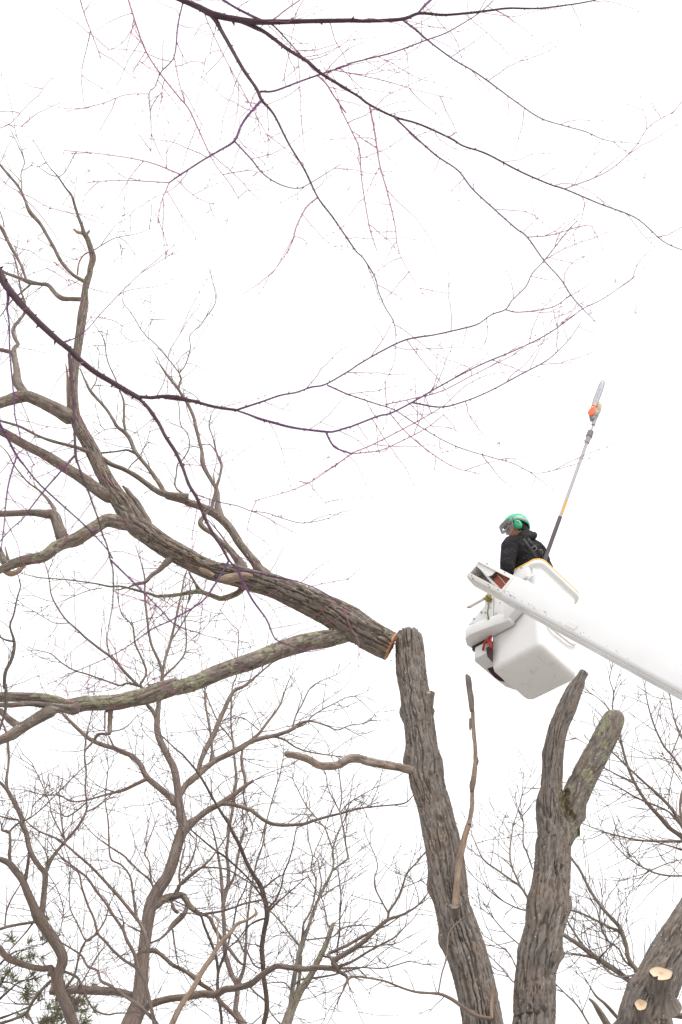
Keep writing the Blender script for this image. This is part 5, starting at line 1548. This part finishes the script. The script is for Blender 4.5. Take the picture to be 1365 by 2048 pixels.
def fuse(bm, name, m, voxel, parent, smooth=4, wrinkle=0.0):
    """one continuous skin over overlapping forms"""
    me = bpy.data.meshes.new('tmp')
    bm.to_mesh(me); bm.free()
    o = bpy.data.objects.new('tmp', me); COL.objects.link(o)
    md = o.modifiers.new('r', 'REMESH'); md.mode = 'VOXEL'; md.voxel_size = voxel
    md = o.modifiers.new('s', 'SMOOTH'); md.iterations = smooth; md.factor = 0.5
    dg = bpy.context.evaluated_depsgraph_get()
    out = bpy.data.meshes.new_from_object(o.evaluated_get(dg))
    bpy.data.objects.remove(o); bpy.data.meshes.remove(me)
    co = np.empty(len(out.vertices) * 3); out.vertices.foreach_get('co', co)
    co = co.reshape(-1, 3)
    if wrinkle:
        no = np.empty(len(out.vertices) * 3); out.vertices.foreach_get('normal', no)
        no = no.reshape(-1, 3)
        w = perlin(co * np.array([9, 9, 14]) + 4); w2 = perlin(co * np.array([22, 22, 30]) + 9)
        co = co + no * ((1 - np.abs(w) * 2) * wrinkle + w2 * wrinkle * .5)[:, None]
    base = np.array(parent_world(parent))
    out.vertices.foreach_set('co', (co - base).ravel())
    for p in out.polygons: p.use_smooth = True
    out.materials.clear(); out.materials.append(m)
    out.name = name
    o = bpy.data.objects.new(name, out); COL.objects.link(o); o.parent = parent
    return o

def hand(bm, wrist, dirn, palmn, curl, s=1.0, side=1):
    """palm, four unequal curled fingers and a thumb off the palm's side"""
    d = dirn / np.linalg.norm(dirn); n = palmn - d * (palmn @ d); n /= np.linalg.norm(n); l = np.cross(n, d) * side
    limb(bm, [wrist, wrist + d * .04], [.026, .03])
    ellip(bm, wrist + d * .06, [d * .045, l * .04, n * .016])
    for k, (off, L) in enumerate(((.030, .072), (.010, .080), (-.011, .074), (-.031, .058))):
        p = wrist + d * .09 + l * off
        pts = [p - d * .02]
        a = 0.25
        q = p
        for j, seg in enumerate((.45, .32, .23)):
            dd = d * math.cos(a) + n * math.sin(a)
            q = q + dd * L * seg * s
            pts.append(q); a += curl
        limb(bm, pts, [.0095, .009, .0085, .0075], 8)
    t0 = wrist + d * .035 + l * .03
    limb(bm, [t0, t0 + d * .02 + l * .025 + n * .012, t0 + d * .045 + l * .03 + n * .03, t0 + d * .065 + l * .018 + n * .045], [.014, .012, .010, .009], 8)

bm = bmesh.new()
# head
ellip(bm, HP(-.008, 0, .022), [hf * .097, hl * .076, hu * .103])
ellip(bm, HP(.035, 0, -.045), [hf * .056, hl * .056, hu * .072])
ellip(bm, HP(.066, 0, -.092), [hf * .027, hl * .028, hu * .022])
limb(bm, [HP(.082, 0, .012), HP(.100, 0, -.012), HP(.110, 0, -.030)], [.010, .012, .014], 10)
ellip(bm, HP(.100, 0, -.034), [hf * .012, hl * .018, hu * .010])
ellip(bm, HP(.086, 0, -.058), [hf * .013, hl * .023, hu * .007], 2)
ellip(bm, HP(.083, 0, -.072), [hf * .013, hl * .021, hu * .008], 2)
ellip(bm, HP(.080, 0, .030), [hf * .016, hl * .055, hu * .012], 2)
for sd_ in (-1, 1):
    ellip(bm, HP(-.005, sd_ * .077, -.005), [hf * .016, hl * .010, hu * .028], 2)
    ellip(bm, HP(.060, sd_ * .042, -.030), [hf * .024, hl * .020, hu * .022], 2)
limb(bm, [HP(-.025, 0, -.06), (HP(-.025, 0, -.06) + nk) / 2, nk, nk * .4 + chest * .6], [.055, .053, .062, .08])
# trunk and limbs below the clothes
limb(bm, [chest + np.array([0, 0, .02]), chest, belly, pel], [.10, .125, .115, .12])
for S_, E_, W_ in ((shL, elL, haL), (shR, elR, haR)):
    limb(bm, [nk * .5 + chest * .5, S_, E_, W_], [.06, .055, .042, .028])
hand(bm, haL, BL(-.28, -.2, .93) - haL, np.array([0, 0.3, -1.0]), 0.5, side=1)
hand(bm, haR, np.array([-.5, .25, -.2]), np.array([-.3, -.9, .1]), 0.9, side=-1)
hipL, hipR = BL(.0, -.14, .92), BL(.10, .01, .92)
knL, knR = BL(-.04, -.16, .50), BL(.09, .04, .50)
for hp_, kn_, ft_ in ((hipL, knL, feetL), (hipR, knR, feetR)):
    limb(bm, [pel, hp_, kn_, ft_], [.09, .075, .05, .038])
fuse(bm, 'body', M['skin'], .0055, person, 3)

bm = bmesh.new()
limb(bm, [nk * .8 + chest * .2, chest + np.array([.0, 0, .04]), chest, belly, pel], [.085, .135, .152, .145, .155])
sx = (shR - shL) / np.linalg.norm(shR - shL)
ellip(bm, (shL + shR) / 2 + np.array([.0, 0, -.03]), [sx * .20, np.cross(sx, [0, 0, 1]) * .115, np.array([0, 0, .10])])
for S_, E_, W_ in ((shL, elL, haL), (shR, elR, haR)):
    limb(bm, [nk * .45 + chest * .55 + np.array([0, 0, .02]), S_, S_ * .5 + E_ * .5, E_, E_ * .4 + W_ * .6, W_], [.085, .086, .074, .064, .056, .044])
jacket = fuse(bm, 'jacket', M['jacket'], .011, person, 5, wrinkle=0.007)
bm = bmesh.new()
for hp_, kn_, ft_ in ((hipL, knL, feetL), (hipR, knR, feetR)):
    limb(bm, [pel, hp_, kn_, ft_ + np.array([0, 0, .03])], [.12, .098, .072, .062])
fuse(bm, 'trousers', M['trousers'], .014, person, 4)
for ft_ in (feetL, feetR):
    bm = bmesh.new()
    limb(bm, [ft_ + np.array([0, 0, .06]), ft_ + np.array([0, 0, 0.005])], [.055, .05])
    limb(bm, [ft_ + np.array([.03, 0, -.002]), ft_ + np.array([-.07, .02, -.004]), ft_ + np.array([-.15, .03, -.01])], [.045, .045, .036])
    fuse(bm, 'boot', M['black'], .012, person, 3)
# hood bunched round the neck
bm = bmesh.new()
nd_ = (hd - nk); nd_ /= np.linalg.norm(nd_)
e1 = hf - nd_ * (hf @ nd_); e1 /= np.linalg.norm(e1); e2 = np.cross(nd_, e1)
for h, R1, r1, back in ((.0, .080, .026, .012), (.032, .074, .018, .006), (-.035, .095, .03, .02)):
    pts = []
    for i in range(25):
        a = 2 * math.pi * i / 24
        pts.append(nk + nd_ * (h - .006 * math.cos(a)) + e1 * (math.cos(a) * R1 * .95 - back) + e2 * math.sin(a) * R1 * 1.02)
    limb(bm, pts, [r1] * 25, 10)
fuse(bm, 'hood', M['collar'], .008, person, 3, wrinkle=0.006)

# black hair and cap below the helmet
bm = bmesh.new()
ellip(bm, HP(-.03, 0, .01), [hf * .088, hl * .083, hu * .095])
ellip(bm, HP(-.055, 0, -.05), [hf * .06, hl * .068, hu * .06])
fuse(bm, 'hair', M['hair'], .007, person, 3)

# helmet
def helmet_pt(phi, t, k=1.0):
    """phi 0 = front; t 0 at the crown .. 1 at the edge"""
    c, s_ = math.cos(phi), math.sin(phi)
    edge = 0.050 * max(0, c) ** 1.5 - 0.058 * max(0, -c) ** 1.6 + 0.030 * (1 - abs(c)) ** 1.2 + .005
    th_max = math.acos(max(-1, min(1, (edge - .02) / .128)))
    th = t * th_max
    rf = (.137 if c > 0 else .132) * k; rl = .108 * k; ru = .128 * k
    ridge = 1 + .020 * math.exp(-(math.sin(phi) * math.sin(th) / .16) ** 2) * math.sin(min(1, th) * 1.5) + 0.012 * math.sin(6 * phi) * math.sin(th) ** 2
    return HP(-.012 + rf * math.sin(th) * c * ridge, rl * math.sin(th) * s_ * ridge, .02 + ru * math.cos(th) * ridge)
def shell(t0, t1, k0, k1, nphi=64, nt=14, ph0=0, ph1=2 * math.pi):
    mb_ = MB()
    closed = ph1 - ph0 > 6.28
    ph = [ph0 + (ph1 - ph0) * i / (nphi if closed else nphi - 1) for i in range(nphi)]
    grids = []
    for k in (k1, k0):
        grids.append(np.array([[helmet_pt(p, t0 + (t1 - t0) * j / (nt - 1), k) for p in ph] for j in range(nt)]))
    A = np.concatenate([grids[0], grids[1][::-1]])
    rows = len(A)
    idx = np.arange(rows * nphi).reshape(rows, nphi)
    q = []
    for j in range(rows):
        j2 = (j + 1) % rows
        for i in range(nphi if closed else nphi - 1):
            i2 = (i + 1) % nphi
            q.append([idx[j][i], idx[j][i2], idx[j2][i2], idx[j2][i]])
    mb_.add(A.reshape(-1, 3), q)
    return mb_
hel = shell(0.02, 1.0, .955, 1.0).build('helmet', M['green'], person)
for (p0, p1) in ((.45, 2.75), (2 * math.pi - 2.75, 2 * math.pi - .45)):
    shell(.80, .93, .99, 1.018, 40, 4, p0, p1).build('helmet_stripe', M['greypl'], hel)
for (p0, p1) in ((1.9, 2.5), (2 * math.pi - 2.5, 2 * math.pi - 1.9)):
    shell(.38, .50, .99, 1.016, 14, 4, p0, p1).build('vent_trim', M['greypl'], hel)
shell(.05, .12, .99, 1.02, 24, 4).build('crown_button', M['greypl'], hel)
# ear defenders
for sd_ in (1, -1):
    mbq = MB()
    c0 = HP(-.002, sd_ * .073, -.012); c1 = HP(.002, sd_ * .128, -.016)
    rings = []
    for k, (t, rf, ru) in enumerate(((0, .036, .044), (.25, .040, .049), (.55, .041, .050), (.85, .034, .043), (1.0, .018, .024))):
        cc_ = c0 + (c1 - c0) * t
        rings.append([cc_ + hf * math.cos(a) * rf + hu * math.sin(a) * ru for a in np.linspace(0, 2 * math.pi, 28, endpoint=False)])
    loft(mbq, rings)
    cup = mbq.build('ear_defender', M['green'], person)
    P_ = [HP(.012, sd_ * .130, .016), HP(-.010, sd_ * .132, .000), HP(-.012, sd_ * .132, -.030), HP(.012, sd_ * .130, -.046)]
    mbq = MB(); tube(mbq, P_, [.005] * 4, 8, capstart=True); mbq.build('cup_stripe', M['greypl'], cup)
    P_ = catmull(np.array([HP(.03, sd_ * .09, .01), HP(.045, sd_ * .105, .03), HP(.03, sd_ * .115, .06)]), .01)
    mbq = MB(); tube(mbq, P_, np.full(len(P_), .006), 8, capstart=True); mbq.build('cup_arm', M['visor_grey'], cup)
# visor: dark brow peak, clear sheet, bent rim
def vis(phi, u, r=.165):
    tilt = (u - .06) * .18
    return HP(-.01 + (r - tilt * .3) * math.cos(phi), r * .88 * math.sin(phi), u + .012)
def vsheet(name, m, ulo, uhi, p=1.12, thick=.003, n=26, parent=None):
    mbq = MB()
    phs = np.linspace(-p, p, n)
    def lo(ph): return ulo(ph)
    A = []
    for r in (.165, .165 - thick):
        for j in range(6):
            A.append([vis(ph, uhi(ph) + (ulo(ph) - uhi(ph)) * j / 5, r) for ph in phs])
    A = np.array(A); A[6:] = A[6:][::-1]
    idx = np.arange(12 * n).reshape(12, n)
    q = [[idx[j][i], idx[j][i + 1], idx[(j + 1) % 12][i + 1], idx[(j + 1) % 12][i]] for j in range(12) for i in range(n - 1)]
    mbq.add(A.reshape(-1, 3), q)
    return mbq.build(name, m, parent or person)
top = lambda ph: .055
midu = lambda ph: .055 - .060 * math.cos(ph * 1.2) ** .8 if abs(ph) < 1.3 else .055
bot = lambda ph: -.165 * (math.cos(ph * 1.15) ** .45 if abs(ph * 1.15) < 1.56 else 0) + .03
peak = vsheet('visor_peak', M['visor_grey'], lambda ph: midu(ph), top, thick=.004)
vsheet('visor_sheet', M['clear'], lambda ph: bot(ph), lambda ph: midu(ph), thick=.002, parent=peak)
pts = np.array([vis(ph, bot(ph), .166) for ph in np.linspace(-1.12, 1.12, 40)])
mbq = MB(); tube(mbq, pts, np.full(40, .0042), 8, capstart=True); mbq.build('visor_rim', M['visor_grey'], peak)
for sd_ in (1, -1):
    pts = catmull(np.array([vis(sd_ * 1.12, bot(1.12), .166), HP(.045, sd_ * .125, .045), HP(.015, sd_ * .118, .065)]), .01)
    mbq = MB(); tube(mbq, pts, np.full(len(pts), .006), 8, capstart=True); mbq.build('visor_hinge', M['visor_grey'], peak)
# safety glasses
mbq = MB()
pts = np.array([HP(.088 + .018 * math.cos(ph), .062 * math.sin(ph), .004) for ph in np.linspace(-1.5, 1.5, 18)])
A = np.vstack([pts + hu * .018, pts - hu * .020, pts - hu * .020 - hf * .003, pts + hu * .018 - hf * .003])
q = [[r * 18 + i, r * 18 + i + 1, ((r + 1) % 4) * 18 + i + 1, ((r + 1) % 4) * 18 + i] for r in range(4) for i in range(17)]
mbq.add(A, q); gl = mbq.build('safety_glasses', M['lens'], person)
for sd_ in (1, -1):
    mbq = MB(); tube(mbq, [HP(.09, sd_ * .064, .008), HP(.05, sd_ * .08, .008), HP(.0, sd_ * .084, .006)], [.004] * 3, 8, capstart=True)
    mbq.build('temple_arm', M['greypl'], gl)

# harness over the jacket
from mathutils.bvhtree import BVHTree
pw = np.array(parent_world(person))
jv = [Vector(v.co) + Vector(pw) for v in jacket.data.vertices]
bvh = BVHTree.FromPolygons(jv, [tuple(p.vertices) for p in jacket.data.polygons])
def hit(px, py, lift_=.006):
    d = ray(px, py)
    h = bvh.ray_cast(Vector(CAM), Vector(d).normalized())
    if h[0] is None: return None
    return np.array(h[0]) + np.array(h[1]) * lift_
def dark_band(pts, w=.035, t=.008, name='harness_strap', m='dark_band'):
    P_ = [hit(x, y) for x, y in pts]
    P_ = np.array([p for p in P_ if p is not None])
    if len(P_) < 3: return
    P_ = catmull(P_, .015)
    T_ = np.gradient(P_, axis=0); T_ /= np.linalg.norm(T_, axis=1)[:, None] + 1e-9
    vdir = (CAM - P_[0]); vdir /= np.linalg.norm(vdir)
    S_ = np.cross(T_, vdir); S_ /= np.linalg.norm(S_, axis=1)[:, None]
    N_ = np.cross(S_, T_)
    mbq = MB()
    rings = [[p + s * w / 2 + n * t * -.5, p + s * w / 2 + n * t * .5, p - s * w / 2 + n * t * .5, p - s * w / 2 - n * t * .5] for p, s, n in zip(P_, S_, N_)]
    loft(mbq, rings)
    mbq.build(name, M[m], person, smooth=False)
dark_band([(1053, 1076), (1060, 1084), (1067, 1092), (1074, 1100), (1080, 1108), (1084, 1116)])
dark_band([(1047, 1079), (1055, 1090), (1062, 1099), (1068, 1108), (1074, 1118)], w=.03)
dark_band([(1060, 1099), (1066, 1096), (1072, 1092), (1076, 1095)], w=.022)
for x, y in ((1068, 1098), (1080, 1105)):
    c = hit(x, y, .012)
    if c is not None:
        mbq = MB()
        an = np.linspace(0, 2 * math.pi, 17)
        tube(mbq, np.array([c + RGT * math.cos(a) * .02 + UPV * math.sin(a) * .024 for a in an]), np.full(17, .0035), 6)
        mbq.build('harness_ring', M['greymetal'], person)

# ------------------------------------------------------------------ the pole saw
sA, sB = at(1060.5, 1202, 12.22), at(1091, 1117, 12.46)
sd_v = (sB - sA) / np.linalg.norm(sB - sA)
def pole_at(py):
    lo, hi = -1.0, 6.0
    for _ in range(60):
        mid = (lo + hi) / 2
        q = sA + sd_v * mid - CAM
        y = 1024 - F * (q @ UPV) / (q @ FWD)
        if y > py: lo = mid
        else: hi = mid
    return sA + sd_v * lo
saw = empty('pole_saw', sA, 'long-reach pole saw standing up out of the bucket, orange head and bar at top', 'pole saw')
def seg(name, y0, y1, r, m, parent=None, r2=None, sides=16):
    mbq = MB()
    stick(mbq, pole_at(y0), pole_at(y1), r, r2 or r, sides)
    return mbq.build(name, M[m], parent or saw, smooth=True)
def seg_sharp(*a, **k):
    o = seg(*a, **k); o.data.set_sharp_from_angle(angle=R_(40)); return o
seg_sharp('grip_tube', 1202, 1034, .0205, 'darkpole')
wp = seg_sharp('pole', 1036, 886, .0170, 'whitepole')
clampo = seg_sharp('clamp', 886, 873.5, .025, 'greymetal', r2=.027)
seg_sharp('clamp_collar', 873.5, 863, .034, 'visor_grey', clampo, .031)
p_ = pole_at(879)
mbq = MB(); stick(mbq, p_, p_ - RGT * .042 - UPV * .01, .006, .006, 8); mbq.build('clamp_bolt', M['steel'], clampo)
seg_sharp('inner_shaft', 865, 846, .0095, 'whitepole')
seg_sharp('shaft_collar', 850, 842, .020, 'greymetal', r2=.016)
# printed label wrapped half round the pole
la, lb = pole_at(1028), pole_at(1000)
mbq = MB()
vd = CAM - la; vd /= np.linalg.norm(vd); vd -= sd_v * (vd @ sd_v); vd /= np.linalg.norm(vd); vs_ = np.cross(sd_v, vd)
if vs_ @ RGT < 0: vs_ = -vs_
rows_ = []
for t in np.linspace(0, 1, 6):
    rows_.append([la + (lb - la) * t + (vd * math.cos(a) + vs_ * math.sin(a)) * .0178 for a in np.linspace(-.2, 1.45, 10)])
rows_ = np.array(rows_)
idx = np.arange(60).reshape(6, 10)
mbq.add(rows_.reshape(-1, 3), [[idx[j][i], idx[j][i + 1], idx[j + 1][i + 1], idx[j + 1][i]] for j in range(5) for i in range(9)])
mbq.build('label', M['label_orange'], wp)
# head: outlines measured in the photo, at the head's own distance and with real thickness
hz = depth(pole_at(815))
hc = pole_at(815)
vn = CAM - hc; vn /= np.linalg.norm(vn); vn -= sd_v * (vn @ sd_v); vn /= np.linalg.norm(vn)
def hpix(x, y, off=0.0):
    """photo point (enlarged view: 13.65x from 1140,740) onto the plane of the saw head"""
    d = ray(1140 + x / 13.65, 740 + y / 13.65)
    t = ((hc - CAM) @ vn + off) / (d @ vn)
    return CAM + d * t
def plate(name, m, pts, o0, o1, parent=None, bevel=.003):
    bm = bmesh.new()
    a = [hpix(x, y, o0) for x, y in pts]
    prism(bm, a, vn * (o1 - o0))
    return bm_obj(name, bm, M[m], parent or saw, bevel=bevel)
def outline(pts, n=5):
    P_ = np.array(pts + pts[:1], float)
    return [tuple(p) for p in catmull(P_, 30)[:-1]]
gear = plate('gear_head', 'greymetal', [(540, 1390), (535, 1300), (560, 1250), (640, 1180), (690, 1130), (730, 1180), (790, 1220), (770, 1300), (715, 1370), (660, 1405), (600, 1430)], -.045, .02)
seg_sharp('gear_neck', 846, 836, .017, 'greymetal', gear)
barp = [(612, 975), (640, 860), (690, 720), (745, 580), (800, 430), (840, 350), (868, 308), (900, 292), (930, 303), (945, 335), (940, 400), (910, 500), (860, 650), (800, 800), (760, 900), (738, 980), (690, 1100), (600, 1100)]
bar = plate('guide_bar', 'bar', barp, .008, .013, bevel=.0008)
hole = outline([(875, 335), (895, 320), (915, 335), (895, 358)])
plate('nose_sprocket', 'steel', hole, .0135, .0145, bar, 0)
# print running along the bar: short strokes
for (x0, y0, x1, y1, w) in ((830, 500, 812, 560, 26), (822, 570, 800, 600, 18), (790, 610, 765, 660, 16), (765, 665, 745, 720, 16), (742, 730, 730, 770, 18), (708, 815, 695, 848, 16)):
    dx, dy = x1 - x0, y1 - y0; L_ = math.hypot(dx, dy); nx, ny = -dy / L_ * w / 2, dx / L_ * w / 2
    plate('print_mark', 'barprint', [(x0 + nx, y0 + ny), (x1 + nx, y1 + ny), (x1 - nx, y1 - ny), (x0 - nx, y0 - ny)], .0134, .0139, bar, 0)
cp = np.array([hpix(x, y, .0105) for x, y in [(600, 1000), (632, 850), (683, 712), (738, 572), (793, 425), (833, 345), (864, 300), (900, 283), (936, 296), (952, 335), (947, 402), (917, 503), (867, 653), (807, 803), (767, 903), (740, 1000)]])
cp = catmull(cp, .01)
cm = MB()
tube(cm, cp, np.full(len(cp), .0036), 6, capstart=True)
for i in range(0, len(cp) - 1, 2):
    T_ = cp[i + 1] - cp[i]; T_ /= np.linalg.norm(T_); n_ = np.cross(T_, vn)
    c = cp[i] + n_ * .004
    cm.add([c - T_ * .005, c + T_ * .003, c + T_ * .005 + n_ * .005, c + vn * .002, c - vn * .002], None, [[0, 1, 2], [0, 3, 2], [0, 2, 4], [1, 2, 3], [1, 4, 2]])
o = cm.build('saw_chain', M['chain'], saw)
cover = plate('sprocket_cover', 'orange', [(600, 968), (668, 968), (712, 985), (690, 1140), (683, 1195), (655, 1230), (575, 1282), (520, 1252), (480, 1172), (490, 1150), (555, 1070), (580, 1010)], .012, .038, None, .006)
plate('cover_nut', 'steel', outline([(600, 1015), (620, 992), (645, 1012), (622, 1036)]), .038, .046, cover, 0)
plate('bar_clamp', 'hair', [(610, 968), (672, 968), (660, 990), (600, 1000)], .0381, .040, cover, 0)
tank = plate('oil_tank', 'tanplastic', [(735, 972), (765, 970), (805, 992), (850, 1055), (835, 1130), (830, 1175), (805, 1215), (785, 1225), (740, 1192), (700, 1150), (715, 1040)], -.055, .01, None, .008)
plate('tank_cap', 'chain', [(735, 1190), (790, 1228), (778, 1260), (745, 1330), (700, 1345), (655, 1300), (700, 1230)], -.03, .022, tank, .004)
plate('tank_seam', 'black', [(712, 985), (738, 978), (712, 1060), (695, 1150), (672, 1140), (690, 1060)], .0105, .016, tank, .001)
plate('hook', 'barprint', [(525, 1275), (560, 1265), (572, 1320), (545, 1382), (533, 1330)], -.002, .010, None, .002)

# ------------------------------------------------------------------ a chip of bark falling from the cut
bm = bmesh.new()
c = atY(782.5, 1321, 9.6)
prism(bm, [c + RGT * x + UPV * y for x, y in ((-.011, -.007), (-.004, -.008), (.006, .0), (.011, .006), (.004, .007), (-.006, .0))], FWD * .006)
o = bm_obj('bark_chip', bm, M['bark_fore'], None, origin=c, smooth=False)
tag(o, 'small dark chip of bark dropping from the fresh saw cut', 'chip')
